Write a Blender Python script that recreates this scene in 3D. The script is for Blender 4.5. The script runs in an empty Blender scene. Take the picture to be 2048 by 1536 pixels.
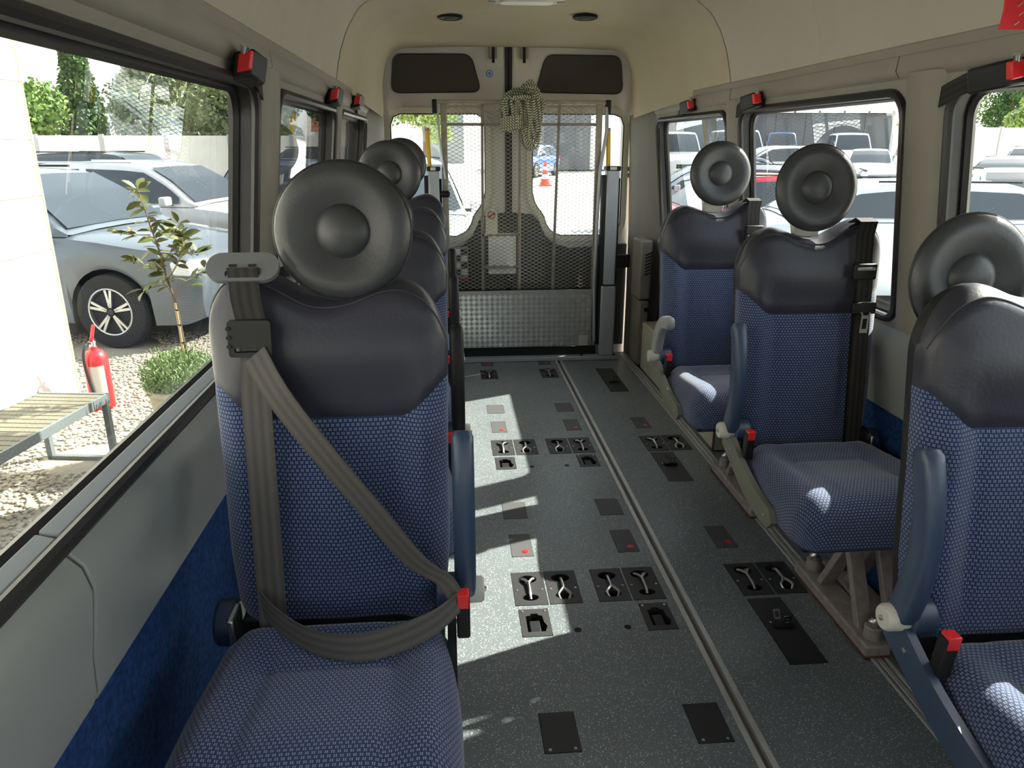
import bpy, bmesh, math, random
import numpy as np
from mathutils import Vector, Matrix
from mathutils.geometry import tessellate_polygon
random.seed(7); rng = np.random.default_rng(7)
R = math.radians
C = bpy.context.scene.collection
S = bpy.context.scene

# ------------------------------------------------------------------ camera, sky, sun, exposure
F_PX, CX, CY = 1480.0, 1024.0, 768.0
VPX, VPY = 892.0, 288.0                       # vanishing point of the van's long axis in the photo
CAM = np.array([-0.39, 0.0, 1.35])
PITCH = math.atan((CY - VPY) / F_PX)
YAW = math.atan((CX - VPX) * math.cos(PITCH) / F_PX)
fw = np.array([math.sin(YAW)*math.cos(PITCH), math.cos(YAW)*math.cos(PITCH), -math.sin(PITCH)])
rt = np.array([math.cos(YAW), -math.sin(YAW), 0.0])
up = np.cross(rt, fw)
cam_data = bpy.data.cameras.new('camera'); cam = bpy.data.objects.new('camera', cam_data); C.objects.link(cam)
cam.matrix_world = Matrix(((rt[0], up[0], -fw[0], CAM[0]), (rt[1], up[1], -fw[1], CAM[1]), (rt[2], up[2], -fw[2], CAM[2]), (0, 0, 0, 1)))
cam_data.sensor_fit = 'HORIZONTAL'; cam_data.sensor_width = 36.0; cam_data.lens = 36.0 * F_PX / 2048.0
cam_data.clip_start = 0.02; cam_data.clip_end = 500
S.camera = cam

SUN_FROM = Vector((1.12, 0.54, 1.0)).normalized()
world = bpy.data.worlds.new('world'); S.world = world; world.use_nodes = True
wn = world.node_tree; wn.nodes.clear()
wo = wn.nodes.new('ShaderNodeOutputWorld'); wb = wn.nodes.new('ShaderNodeBackground'); ws = wn.nodes.new('ShaderNodeTexSky')
ws.sky_type = 'NISHITA'; ws.sun_disc = False; ws.sun_elevation = math.asin(SUN_FROM.z); ws.sun_rotation = math.atan2(SUN_FROM.x, SUN_FROM.y)
ws.air_density = 1.0; ws.dust_density = 2.5; ws.ozone_density = 0.6
wmix = wn.nodes.new('ShaderNodeMix'); wmix.data_type = 'RGBA'; wmix.inputs[0].default_value = 0.45
wmix.inputs[7].default_value = (7.5, 7.4, 6.9, 1)         # thin bright haze over the whole sky
wn.links.new(ws.outputs[0], wmix.inputs[6]); wn.links.new(wmix.outputs[2], wb.inputs[0]); wn.links.new(wb.outputs[0], wo.inputs[0])
wb.inputs[1].default_value = 0.30
sun_d = bpy.data.lights.new('sun', 'SUN'); sun_d.energy = 13.0; sun_d.angle = R(0.6); sun_d.color = (1.0, 0.94, 0.81)
sun = bpy.data.objects.new('sun', sun_d); C.objects.link(sun)
sun.rotation_euler = SUN_FROM.to_track_quat('Z', 'Y').to_euler(); sun.location = (30, 15, 27)
S.view_settings.view_transform = 'Standard'; S.view_settings.look = 'None'; S.view_settings.gamma = 1.0
S.view_settings.use_curve_mapping = False; S.view_settings.exposure = 1.02

def at(px, py, **k):                          # photo pixel -> point on the plane x=, y= or z=
    d = rt*((px-CX)/F_PX) - up*((py-CY)/F_PX) + fw
    a, v = list(k.items())[0]; i = 'xyz'.index(a)
    return CAM + d*((v-CAM[i])/d[i])

# ------------------------------------------------------------------ materials
MATS = {}
def mat(name, col=(.5, .5, .5), rough=.5, metal=0.0, spec=.5, noise=None, bump=None, emit=None, coat=0.0, sheen=0.0, trans=0.0):
    """noise=(scale, second colour, contrast); bump=(scale, strength)"""
    if name in MATS: return MATS[name]
    m = bpy.data.materials.new(name); m.use_nodes = True
    n = m.node_tree.nodes; l = m.node_tree.links; b = n['Principled BSDF']
    b.inputs['Base Color'].default_value = (*col, 1); b.inputs['Roughness'].default_value = rough
    b.inputs['Metallic'].default_value = metal; b.inputs['Specular IOR Level'].default_value = spec
    b.inputs['Coat Weight'].default_value = coat; b.inputs['Sheen Weight'].default_value = sheen
    if trans: b.inputs['Transmission Weight'].default_value = trans
    tc = n.new('ShaderNodeTexCoord')
    if noise:
        t = n.new('ShaderNodeTexNoise'); t.inputs['Scale'].default_value = noise[0]; t.inputs['Detail'].default_value = 5
        l.new(tc.outputs['Object'], t.inputs['Vector'])
        r = n.new('ShaderNodeValToRGB'); c = noise[2] if len(noise) > 2 else .25
        r.color_ramp.elements[0].position = .5-c; r.color_ramp.elements[1].position = .5+c
        r.color_ramp.elements[0].color = (*noise[1], 1); r.color_ramp.elements[1].color = (*col, 1)
        l.new(t.outputs['Fac'], r.inputs['Fac']); l.new(r.outputs['Color'], b.inputs['Base Color'])
    if bump:
        t = n.new('ShaderNodeTexNoise'); t.inputs['Scale'].default_value = bump[0]; t.inputs['Detail'].default_value = 3
        l.new(tc.outputs['Object'], t.inputs['Vector'])
        bp = n.new('ShaderNodeBump'); bp.inputs['Strength'].default_value = bump[1]; bp.inputs['Distance'].default_value = .01
        l.new(t.outputs['Fac'], bp.inputs['Height']); l.new(bp.outputs['Normal'], b.inputs['Normal'])
    if emit:
        b.inputs['Emission Color'].default_value = (*emit[0], 1); b.inputs['Emission Strength'].default_value = emit[1]
    MATS[name] = m; return m

def math_node(nt, op, a, b=None, c=None):
    n = nt.nodes.new('ShaderNodeMath'); n.operation = op
    for i, v in enumerate((a, b, c)):
        if v is None: continue
        if isinstance(v, (int, float)): n.inputs[i].default_value = v
        else: nt.links.new(v, n.inputs[i])
    return n.outputs[0]

def fabric_mat(name, back, light, cell=.0090):
    m = bpy.data.materials.new(name); m.use_nodes = True; nt = m.node_tree; b = nt.nodes['Principled BSDF']
    uv = nt.nodes.new('ShaderNodeUVMap'); sx = nt.nodes.new('ShaderNodeSeparateXYZ'); nt.links.new(uv.outputs[0], sx.inputs[0])
    M_ = lambda *a: math_node(nt, *a)
    v = M_('DIVIDE', sx.outputs[1], cell*.82); row = M_('FLOOR', v)
    u = M_('ADD', M_('DIVIDE', sx.outputs[0], cell), M_('MULTIPLY', M_('FLOORED_MODULO', row, 2.0), .5))
    fu = M_('ABSOLUTE', M_('SUBTRACT', M_('FRACT', u), .5)); fv = M_('ABSOLUTE', M_('SUBTRACT', M_('FRACT', v), .5))
    def band(x, lo, hi): return M_('MULTIPLY', M_('GREATER_THAN', x, lo), M_('LESS_THAN', x, hi))
    sq = M_('MULTIPLY', band(fu, .07, .26), band(fv, .06, .28))
    ns = nt.nodes.new('ShaderNodeTexNoise'); ns.inputs['Scale'].default_value = 60; nt.links.new(uv.outputs[0], ns.inputs['Vector'])
    sq2 = M_('MULTIPLY', sq, M_('ADD', .45, M_('MULTIPLY', ns.outputs['Fac'], .9)))
    mx = nt.nodes.new('ShaderNodeMix'); mx.data_type = 'RGBA'; nt.links.new(sq2, mx.inputs[0])
    mx.inputs[6].default_value = (*back, 1); mx.inputs[7].default_value = (*light, 1)
    nt.links.new(mx.outputs[2], b.inputs['Base Color'])
    bp = nt.nodes.new('ShaderNodeBump'); bp.inputs['Strength'].default_value = .35; bp.inputs['Distance'].default_value = .001
    nt.links.new(sq, bp.inputs['Height']); nt.links.new(bp.outputs[0], b.inputs['Normal'])
    b.inputs['Roughness'].default_value = .85; b.inputs['Sheen Weight'].default_value = .25; b.inputs['Specular IOR Level'].default_value = .25
    MATS[name] = m; return m

def webbing_mat(name, col, col2):
    m = bpy.data.materials.new(name); m.use_nodes = True; nt = m.node_tree; b = nt.nodes['Principled BSDF']
    uv = nt.nodes.new('ShaderNodeUVMap'); w = nt.nodes.new('ShaderNodeTexWave'); w.inputs['Scale'].default_value = 1.0
    w.bands_direction = 'X'; nt.links.new(uv.outputs[0], w.inputs['Vector'])
    mx = nt.nodes.new('ShaderNodeMix'); mx.data_type = 'RGBA'; nt.links.new(w.outputs['Fac'], mx.inputs[0])
    mx.inputs[6].default_value = (*col, 1); mx.inputs[7].default_value = (*col2, 1); nt.links.new(mx.outputs[2], b.inputs['Base Color'])
    b.inputs['Roughness'].default_value = .6; b.inputs['Specular IOR Level'].default_value = .22
    MATS[name] = m; return m

def speckle_mat(name, base, spk, scale, rough, size=.16, bumpy=.0):
    m = bpy.data.materials.new(name); m.use_nodes = True; nt = m.node_tree; b = nt.nodes['Principled BSDF']
    tc = nt.nodes.new('ShaderNodeTexCoord')
    vo = nt.nodes.new('ShaderNodeTexVoronoi'); vo.inputs['Scale'].default_value = scale; nt.links.new(tc.outputs['Object'], vo.inputs['Vector'])
    lt = math_node(nt, 'LESS_THAN', vo.outputs['Distance'], size)
    wn_ = nt.nodes.new('ShaderNodeTexWhiteNoise'); nt.links.new(vo.outputs['Position'], wn_.inputs['Vector'])
    hv = nt.nodes.new('ShaderNodeMix'); hv.data_type = 'RGBA'; nt.links.new(wn_.outputs['Value'], hv.inputs[0])
    hv.inputs[6].default_value = (*spk[0], 1); hv.inputs[7].default_value = (*spk[1], 1)
    ns = nt.nodes.new('ShaderNodeTexNoise'); ns.inputs['Scale'].default_value = 3.0; ns.inputs['Detail'].default_value = 6
    nt.links.new(tc.outputs['Object'], ns.inputs['Vector'])
    bs = nt.nodes.new('ShaderNodeMix'); bs.data_type = 'RGBA'; nt.links.new(ns.outputs['Fac'], bs.inputs[0])
    bs.inputs[6].default_value = (*[c*.75 for c in base], 1); bs.inputs[7].default_value = (*[c*1.25 for c in base], 1)
    mx = nt.nodes.new('ShaderNodeMix'); mx.data_type = 'RGBA'; nt.links.new(math_node(nt, 'MULTIPLY', lt, wn_.outputs['Value']), mx.inputs[0])
    nt.links.new(bs.outputs[2], mx.inputs[6]); nt.links.new(hv.outputs[2], mx.inputs[7]); nt.links.new(mx.outputs[2], b.inputs['Base Color'])
    b.inputs['Roughness'].default_value = rough
    MATS[name] = m; return m

def glass_mat(name, tint=(1, 1, 1), refl=1.0):
    m = bpy.data.materials.new(name); m.use_nodes = True; nt = m.node_tree; nt.nodes.clear()
    o = nt.nodes.new('ShaderNodeOutputMaterial'); t = nt.nodes.new('ShaderNodeBsdfTransparent'); t.inputs[0].default_value = (*tint, 1)
    g = nt.nodes.new('ShaderNodeBsdfGlossy'); g.inputs['Roughness'].default_value = 0.0
    lw = nt.nodes.new('ShaderNodeLayerWeight'); lw.inputs['Blend'].default_value = .5
    fac = math_node(nt, 'ADD', .035, math_node(nt, 'MULTIPLY', math_node(nt, 'POWER', lw.outputs['Facing'], 4.5), .8))
    mx = nt.nodes.new('ShaderNodeMixShader'); nt.links.new(math_node(nt, 'MULTIPLY', fac, refl), mx.inputs[0])
    nt.links.new(t.outputs[0], mx.inputs[1]); nt.links.new(g.outputs[0], mx.inputs[2]); nt.links.new(mx.outputs[0], o.inputs[0])
    MATS[name] = m; return m

def rope_mat(name):
    m = bpy.data.materials.new(name); m.use_nodes = True; nt = m.node_tree; b = nt.nodes['Principled BSDF']
    uv = nt.nodes.new('ShaderNodeUVMap'); sx = nt.nodes.new('ShaderNodeSeparateXYZ'); nt.links.new(uv.outputs[0], sx.inputs[0])
    ph = math_node(nt, 'ADD', math_node(nt, 'MULTIPLY', sx.outputs[0], 70.0), sx.outputs[1])
    f = math_node(nt, 'LESS_THAN', math_node(nt, 'FRACT', ph), .38)
    mx = nt.nodes.new('ShaderNodeMix'); mx.data_type = 'RGBA'; nt.links.new(f, mx.inputs[0])
    mx.inputs[6].default_value = (.46, .45, .33, 1); mx.inputs[7].default_value = (.02, .022, .02, 1)
    nt.links.new(mx.outputs[2], b.inputs['Base Color']); b.inputs['Roughness'].default_value = .8
    MATS[name] = m; return m

fabric_mat('fabric', (.009, .023, .086), (.29, .33, .40))
webbing_mat('webbing', (.066, .060, .057), (.092, .084, .080)); webbing_mat('webbing_dark', (.012, .011, .011), (.03, .026, .024))
speckle_mat('floor_vinyl', (.120, .136, .145), ((.22, .27, .33), (.62, .65, .66)), 210, .36, .30)
glass_mat('window_glass', (.93, .96, .95), 1.8)
rope_mat('rope_strands')
mat('leather', (.027, .027, .042), .38, spec=.38, bump=(140, .06), noise=(9, (.024, .024, .038)))
mat('head_leather', (.034, .036, .041), .42, spec=.5, bump=(160, .05))
mat('piping', (.02, .02, .025), .5)
mat('headliner', (.43, .40, .345), .92, spec=.2, noise=(2.2, (.385, .36, .305), .35), bump=(260, .05))
mat('headliner_rear', (.42, .385, .31), .9, spec=.2, noise=(3.0, (.38, .33, .225), .3))
mat('wall_trim', (.235, .212, .185), .6, noise=(4, (.205, .185, .162)))
mat('sill_plastic', (.235, .245, .245), .42, bump=(200, .03))
mat('pillar_dark', (.15, .135, .115), .65)
mat('blue_carpet', (.02, .062, .19), .95, spec=.1, noise=(90, (.008, .022, .075), .22), bump=(300, .5))
mat('rubber', (.012, .011, .012), .42)
mat('dark_gap', (.01, .01, .01), .9)
mat('black_plastic', (.010, .010, .011), .5, spec=.28)
mat('navy_plastic', (.027, .045, .090), .38)
mat('grey_plastic', (.24, .25, .26), .4)
mat('guide_plastic', (.12, .122, .125), .45)
mat('olive_plastic', (.135, .14, .115), .5)
mat('knob_plastic', (.47, .46, .43), .45)
mat('red_plastic', (.62, .015, .02), .35)
mat('chrome', (.75, .76, .80), .18, 1.0)
mat('steel', (.55, .53, .50), .32, 1.0)
mat('aluminium', (.52, .52, .51), .42, .45, noise=(25, (.42, .42, .41)))
mat('rail_groove', (.12, .095, .085), .5)
mat('mauve_paint', (.30, .265, .265), .45, noise=(38, (.24, .20, .19), .1))
mat('beige_paint', (.44, .43, .37), .5, noise=(14, (.36, .34, .29)))
mat('rust', (.16, .05, .025), .9, noise=(60, (.06, .02, .012)))
mat('door_paint', (.55, .52, .49), .35, coat=.3)
mat('door_cream', (.58, .56, .46), .4)
mat('door_lower', (.055, .058, .056), .75, noise=(40, (.04, .042, .04)))
mat('speaker_brown', (.075, .060, .052), .85, noise=(300, (.05, .04, .035)))
mat('lift_grey', (.36, .38, .42), .4, .3, noise=(12, (.31, .33, .36)))
mat('gate_metal', (.36, .32, .27), .45, .5, noise=(30, (.24, .205, .165)))
mat('mesh_metal', (.30, .29, .26), .45, .6)
mat('tread_plate', (.40, .40, .39), .42, .8, noise=(20, (.32, .31, .30)))  # same metal as its bars, toned darker to set off their painted glint
mat('tread_bar', (.86, .86, .84), .22, .9)  # glint of the raised bars put into a brighter base colour
mat('yellow_rod', (.66, .42, .02), .45)
mat('white_card', (.78, .78, .76), .6); mat('plate_black', (.016, .016, .017), .55, bump=(300, .08))
mat('plate_grey', (.060, .060, .062), .6, bump=(300, .08)); mat('slot', (.006, .006, .006), .8)
mat('red_web', (.65, .02, .03), .7); mat('brown_print', (.30, .06, .05), .6); mat('blue_print', (.10, .22, .42), .5)
# ------------------------------------------------------------------ mesh helpers
def tag(o, label=None, cat=None, group=None, kind=None):
    if label: o['label'] = label
    if cat: o['category'] = cat
    if group: o['group'] = group
    if kind: o['kind'] = kind
    return o
def thing(name, label, cat, loc=(0, 0, 0), rz=0.0, group=None, kind=None):
    o = bpy.data.objects.new(name, None); C.objects.link(o); o.empty_display_size = .1
    o.location = loc; o.rotation_euler = (0, 0, rz)
    return tag(o, label, cat, group, kind)
def copy_tree(o, parent=None):
    c = o.copy(); C.objects.link(c); c.parent = parent
    for ch in o.children: copy_tree(ch, c)
    return c

class MB:
    def __init__(self): self.v = []; self.f = []; self.uv = {}
    def add(self, verts, faces):
        k = len(self.v); self.v += [tuple(map(float, p)) for p in verts]; self.f += [tuple(i+k for i in q) for q in faces]; return k
    def box(self, x0, x1, y0, y1, z0, z1):
        self.add([(x0, y0, z0), (x1, y0, z0), (x1, y1, z0), (x0, y1, z0), (x0, y0, z1), (x1, y0, z1), (x1, y1, z1), (x0, y1, z1)],
                 [(3, 2, 1, 0), (4, 5, 6, 7), (0, 1, 5, 4), (1, 2, 6, 5), (2, 3, 7, 6), (3, 0, 4, 7)]); return self
    def obox(self, c, ax, ay, az):                       # oriented box: centre and three half vectors
        c, ax, ay, az = map(Vector, (c, ax, ay, az)); p = []
        for k in (-1, 1):
            for i, j in ((-1, -1), (1, -1), (1, 1), (-1, 1)): p.append(c+ax*i+ay*j+az*k)
        self.add(p, [(3, 2, 1, 0), (4, 5, 6, 7), (0, 1, 5, 4), (1, 2, 6, 5), (2, 3, 7, 6), (3, 0, 4, 7)]); return self
    def prism(self, outer, holes, fn, a, b):             # 2D outline with holes, extruded; fn(u, v, w) -> xyz
        loops = [outer]+list(holes); flat = [p for lp in loops for p in lp]; n = len(flat)
        tris = tessellate_polygon([[Vector((p[0], p[1], 0)) for p in lp] for lp in loops])
        vs = [fn(p[0], p[1], a) for p in flat]+[fn(p[0], p[1], b) for p in flat]
        fs = [tuple(t) for t in tris]+[tuple(i+n for i in reversed(t)) for t in tris]
        k = 0
        for lp in loops:
            m = len(lp)
            for i in range(m): j = (i+1) % m; fs.append((k+i, k+j, k+j+n, k+i+n))
            k += m
        self.add(vs, fs); return self
    def grid(self, rows, closed=False, uvs=None):        # rows of equal length
        n = len(rows[0]); k = len(self.v); self.v += [tuple(map(float, p)) for r in rows for p in r]
        for i in range(len(rows)-1):
            for j in range(n if closed else n-1):
                j2 = (j+1) % n; q = (k+i*n+j, k+i*n+j2, k+(i+1)*n+j2, k+(i+1)*n+j)
                self.f.append(q)
                if uvs: self.uv[len(self.f)-1] = [uvs[i][j], uvs[i][j+1 if not closed else j2], uvs[i+1][j+1 if not closed else j2], uvs[i+1][j]]
        return k
    def cap(self, k, n, flip=False): self.f.append(tuple(range(k, k+n))[::-1] if flip else tuple(range(k, k+n)))
    def loft(self, rings, caps=True):
        n = len(rings[0]); k = self.grid(rings, True)
        if caps: self.cap(k, n, True); self.cap(k+(len(rings)-1)*n, n)
        return self
    def tube(self, pts, r, n=8, closed=False, uv=False):
        P = [Vector(p) for p in pts]; m = len(P); rings = []; uvs = []; d = 0
        rr = r if isinstance(r, (list, tuple)) else [r]*m
        ref = None
        for i in range(m):
            a = P[i-1] if (i or closed) else P[0]; b = P[(i+1) % m] if (i < m-1 or closed) else P[-1]
            t = (b-a); t = t.normalized() if t.length else Vector((0, 0, 1))
            if ref is None: ref = Vector((0, 0, 1)) if abs(t.z) < .9 else Vector((1, 0, 0))
            s = t.cross(ref)
            if s.length < 1e-5: s = t.cross(Vector((0.3, 1, .2)))
            s.normalize(); q = s.cross(t).normalized(); ref = q
            rings.append([P[i]+(s*math.cos(2*math.pi*j/n)+q*math.sin(2*math.pi*j/n))*rr[i] for j in range(n)])
            if i: d += (P[i]-P[i-1]).length
            uvs.append([(d, j/n) for j in range(n+1)])
        if uv: rings = [rg+[rg[0]] for rg in rings]
        if closed: rings.append(rings[0]); uvs.append([(d+(P[0]-P[-1]).length, j/n) for j in range(n+1)])
        if uv: self.grid(rings, False, uvs)
        else:
            k = self.grid(rings, True)
            if not closed: self.cap(k, n, True); self.cap(k+(len(rings)-1)*n, n)
        return self
    def lathe(self, prof, n=32, c=(0, 0, 0), axis=(0, 0, 1), caps=True):   # prof: (radius, height along axis)
        A = Vector(axis).normalized(); s = A.cross(Vector((0, 0, 1)) if abs(A.z) < .9 else Vector((1, 0, 0))).normalized(); q = A.cross(s)
        c = Vector(c)
        rings = [[c+A*h+(s*math.cos(2*math.pi*j/n)+q*math.sin(2*math.pi*j/n))*max(r, 1e-4) for j in range(n)] for r, h in prof]
        self.loft(rings, caps); return self
    def ribbon(self, pts, wid, thick=.0015, uvw=True):    # pts: (centre, side direction)
        rows = []; uvs = []; d = 0; P = [Vector(p) for p, _ in pts]; m = len(P)
        for i, (p, s) in enumerate(pts):
            t = (P[min(i+1, m-1)]-P[max(i-1, 0)]).normalized(); sd = Vector(s).normalized(); nn = sd.cross(t).normalized()
            w = wid if not isinstance(wid, (list, tuple)) else wid[i]; c = P[i]; h = sd*w/2; k = nn*thick
            rows.append([c-h-k, c+h-k, c+h+k, c-h+k, c-h-k])
            if i: d += (P[i]-P[i-1]).length
            uvs.append([(0, d), (w*20, d), (w*20, d), (0, d), (0, d)])
        self.grid(rows, False, uvs); return self
    def build(self, name, m, parent=None, smooth=40, bevel=0, sub=0, loc=None, solid=0, segs=2):
        me = bpy.data.meshes.new(name); me.from_pydata(self.v, [], self.f); me.update()
        if self.uv:
            ul = me.uv_layers.new(name='UVMap')
            for p in me.polygons:
                q = self.uv.get(p.index)
                if q:
                    for li, c in zip(p.loop_indices, q): ul.data[li].uv = c
        else:
            bm = bmesh.new(); bm.from_mesh(me); bmesh.ops.recalc_face_normals(bm, faces=bm.faces); bm.to_mesh(me); bm.free()
        o = bpy.data.objects.new(name, me); C.objects.link(o); me.materials.append(MATS[m] if isinstance(m, str) else m)
        if smooth:
            me.polygons.foreach_set('use_smooth', [True]*len(me.polygons)); me.set_sharp_from_angle(angle=R(smooth))
        if solid:
            md = o.modifiers.new('solid', 'SOLIDIFY'); md.thickness = solid; md.offset = 0
        if bevel:
            md = o.modifiers.new('bevel', 'BEVEL'); md.width = bevel; md.segments = segs; md.limit_method = 'ANGLE'; md.angle_limit = R(35); md.harden_normals = False
        if sub:
            md = o.modifiers.new('sub', 'SUBSURF'); md.levels = sub; md.render_levels = sub
        if parent is not None: o.parent = parent
        if loc is not None: o.location = loc
        return o

def rrect(x0, x1, y0, y1, r, n=5):
    if not isinstance(r, (list, tuple)): r = [r]*4
    o = []
    for (cx, cy, sx, sy, a0, rr) in ((x0, y0, 1, 1, 180, r[0]), (x1, y0, -1, 1, 270, r[1]), (x1, y1, -1, -1, 0, r[2]), (x0, y1, 1, -1, 90, r[3])):
        for i in range(n+1):
            a = R(a0+90*i/n); o.append((cx+sx*rr+rr*math.cos(a), cy+sy*rr+rr*math.sin(a)))
    return o
def round_poly(pts, r, n=6):
    o = []; m_ = len(pts)
    for i in range(m_):
        p, a, b = Vector(pts[i]), Vector(pts[i-1]), Vector(pts[(i+1) % m_]); u, v = (a-p).normalized(), (b-p).normalized()
        rr = r[i] if isinstance(r, (list, tuple)) else r
        for k in range(n+1):
            t = k/n; q = (p+u*rr)*(1-t)**2+p*2*t*(1-t)+(p+v*rr)*t*t; o.append((q.x, q.y))
    return o
def circ(cx, cy, r, n=20, ry=None): return [(cx+r*math.cos(2*math.pi*i/n), cy+(ry or r)*math.sin(2*math.pi*i/n)) for i in range(n)]
def smoothpath(pts, n=6):                                 # Catmull-Rom through points
    P = [Vector(p) for p in pts]; out = []
    for i in range(len(P)-1):
        a, b, c, d = P[max(i-1, 0)], P[i], P[i+1], P[min(i+2, len(P)-1)]
        for k in range(n):
            t = k/n; out.append(.5*((2*b)+(c-a)*t+(2*a-5*b+4*c-d)*t*t+(3*b-a-3*c+d)*t**3))
    return out+[P[-1]]
def interp(x, tab):
    return float(np.interp(x, [t[0] for t in tab], [t[1] for t in tab]))
def struct(o): o['kind'] = 'structure'; return o
# ------------------------------------------------------------------ van shell: floor
Y_FRONT, Y_REAR = -1.7, 4.80
HOOK, LATCH, DOTP, PLAIN, LONGP = 'hook', 'latch', 'dot', 'plain', 'long'
plates = []                                               # kind, centre x, centre y, width, depth
for i, y0 in enumerate((2.035, 3.19, 4.345)):
    for x in (-.163, -.055, .099, .208): 
        if i < 2 or x in (-.163, .208): plates.append((HOOK, x, y0, .103, .186))
    if i < 2:
        for x in (-.163, .208): plates.append((LATCH, x, y0-.178, .090, .134))
        for x in (.557, .665): plates.append((HOOK, x, y0-.006, .103, .186))
        plates.append((LONGP, .562, y0-.27, .108, .31))
        for x in (-.163, .208): plates.append((PLAIN, x, y0+.53, .092, .136))
    else:
        plates.append((LONGP, .568, y0-.16, .108, .46))
    for x in (-.163, .208, .562):
        if not (i == 2 and x > .5): plates.append((DOTP, x, y0+.268-.004*(i == 2), .076, .155))
for x in (-.154, .213): plates.append((PLAIN, x, 1.425, .089, .131))
holes_c = [(-.043, 1.811), (.105, 1.812), (-.05, 2.965), (.105, 2.965)]
rails = [(.281, .329), (.738, .786)]
FX = .93
rects = [(x-w/2, x+w/2, y-d/2, y+d/2) for _, x, y, w, d in plates]+[(a, b, Y_FRONT, 4.74) for a, b in rails]
xs = sorted({-FX, FX}|{round(v, 4) for r in rects for v in r[:2]}); ys = sorted({Y_FRONT, Y_REAR}|{round(v, 4) for r in rects for v in r[2:]})
m = MB()
for i in range(len(xs)-1):
    for j in range(len(ys)-1):
        cx, cy = (xs[i]+xs[i+1])/2, (ys[j]+ys[j+1])/2
        if any(a < cx < b and c < cy < d for a, b, c, d in rects): continue
        m.add([(xs[i], ys[j], 0), (xs[i+1], ys[j], 0), (xs[i+1], ys[j+1], 0), (xs[i], ys[j+1], 0)], [(0, 1, 2, 3)])
floor = struct(m.build('floor', 'floor_vinyl', smooth=0))
tag(floor, 'dark grey speckled vinyl floor of the van with anchor plates and two rails', 'floor')
m = MB(); m.box(-1.0, 1.0, Y_FRONT, Y_REAR+.2, -.09, -.045); m.build('underfloor', 'slot', floor, smooth=0)
flat = lambda u, v, w: (u, v, w)
def plate_mesh(kind, w, d):
    x, y = w/2-.0012, d/2-.0012; out = rrect(-x, x, -y, y, .005, 3); holes = []
    if kind == HOOK: holes = [circ(0, .050, .030, 18, .022), circ(0, -.052, .026, 18, .017)]
    if kind == LATCH: holes = [[(-.026, -.045), (.026, -.045), (.034, -.02), (.026, .0), (.024, .030), (.012, .034), (.010, .042), (-.010, .042), (-.012, .034), (-.026, .030)]]
    b = MB().prism(out, holes, flat, -.045 if holes else -.004, .0012); return b
def screw(parent, x, y, z=.0012): MB().lathe([(.004, 0), (.004, .001), (.002, .0015)], 10, (x, y, z)).build('screw', 'steel', parent)
for kind, x, y, w, d in plates:
    o = plate_mesh(kind, w, d).build({HOOK: 'hook_plate', LATCH: 'latch_plate', DOTP: 'dot_cover', PLAIN: 'cover_plate', LONGP: 'buckle_plate'}[kind],
                                     'plate_grey' if kind in (PLAIN, DOTP) and y > 1.6 else 'plate_black', floor, smooth=0, loc=(x, y, 0))
    if kind == HOOK:
        flip = 1 if round(x, 3) in (-.163, .208, .557) else -1
        stem = smoothpath([(0, -.055*flip, -.004), (0, -.035*flip, .006), (0, .0, .009), (0, .022*flip, .009)], 4)
        b = MB().tube(stem, .0048, 8)
        for s in (-1, 1): b.tube(smoothpath([(0, .018*flip, .009), (.010*s, .034*flip, .009), (.019*s, .048*flip, .004), (.012*s, .062*flip, -.008)], 4), .0045, 8)
        b.build('hook', 'steel', o)
        if y < 3.6:
            for sx in (-.04, .04): screw(o, sx, -.01)
    if kind == LATCH:
        MB().box(-.017, .014, -.044, .014, -.03, -.004).build('latch', 'black_plastic', o, bevel=.002)
        for sx in (-.034, .034): screw(o, sx, .055)
    if kind == DOTP: MB().lathe([(.012, 0), (.012, .0012), (.009, .0022), (0, .0024)], 18, (.012, -.045, .001)).build('red_dot', 'red_plastic', o)
    if kind == PLAIN and y < 1.6:
        for sx in (-.03, .03): screw(o, sx, -.055)
    if kind == LONGP:
        yb = .02 if d < .4 else -.05
        MB().box(-.03, .03, yb-.018, yb+.006, .001, .012).build('buckle_body', 'black_plastic', o, bevel=.003)
        # belt tongue standing on the buckle
        MB().prism(rrect(-.011, .011, 0, .036, .003, 3), [rrect(-.006, .006, .008, .03, .001, 2)], lambda u, v, w_: (u+.004, yb-.012-w_-.25*v, .010+.95*v), 0, .0016).build('belt_tongue', 'chrome', o)
        if d < .4: MB().prism(rrect(-.010, .010, 0, .030, .003, 3), [rrect(-.006, .006, .006, .025, .001, 2)], lambda u, v, w_: (u-.006, yb+.020-w_+.6*v, .006+.75*v), 0, .0016).build('belt_tongue', 'steel', o)
        for sx in (-.03, .03): screw(o, sx, yb+.012)
for hx, hy in holes_c:
    MB().lathe([(.010, .0002), (.0105, .001), (.0085, .0012), (.0085, .0004), (0, .0004)], 20, (hx, hy, 0)).build('drain_plug', 'slot', floor)
for i, (a, b) in enumerate(rails):
    o = struct(MB().box(a, b, Y_FRONT, 4.74, -.03, -.010).build('trim_%d' % (i+1), 'rail_groove', smooth=0))
    tag(o, 'aluminium seat track let into the van floor, ' + ('in the middle of the aisle' if i == 0 else 'under the right seats'), 'seat track')
    wv = .016 if i == 0 else .010
    for x0, x1 in ((a, a+wv), (b-wv, b)):
        MB().box(x0, x1, Y_FRONT, 4.74, -.012, .004).build('track_lip', 'aluminium', o, bevel=.0015)
    if i == 1: MB().box(a+.016, b-.016, Y_FRONT, 4.74, -.012, .002).build('track_lip', 'aluminium', o, bevel=.0015)

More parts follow.
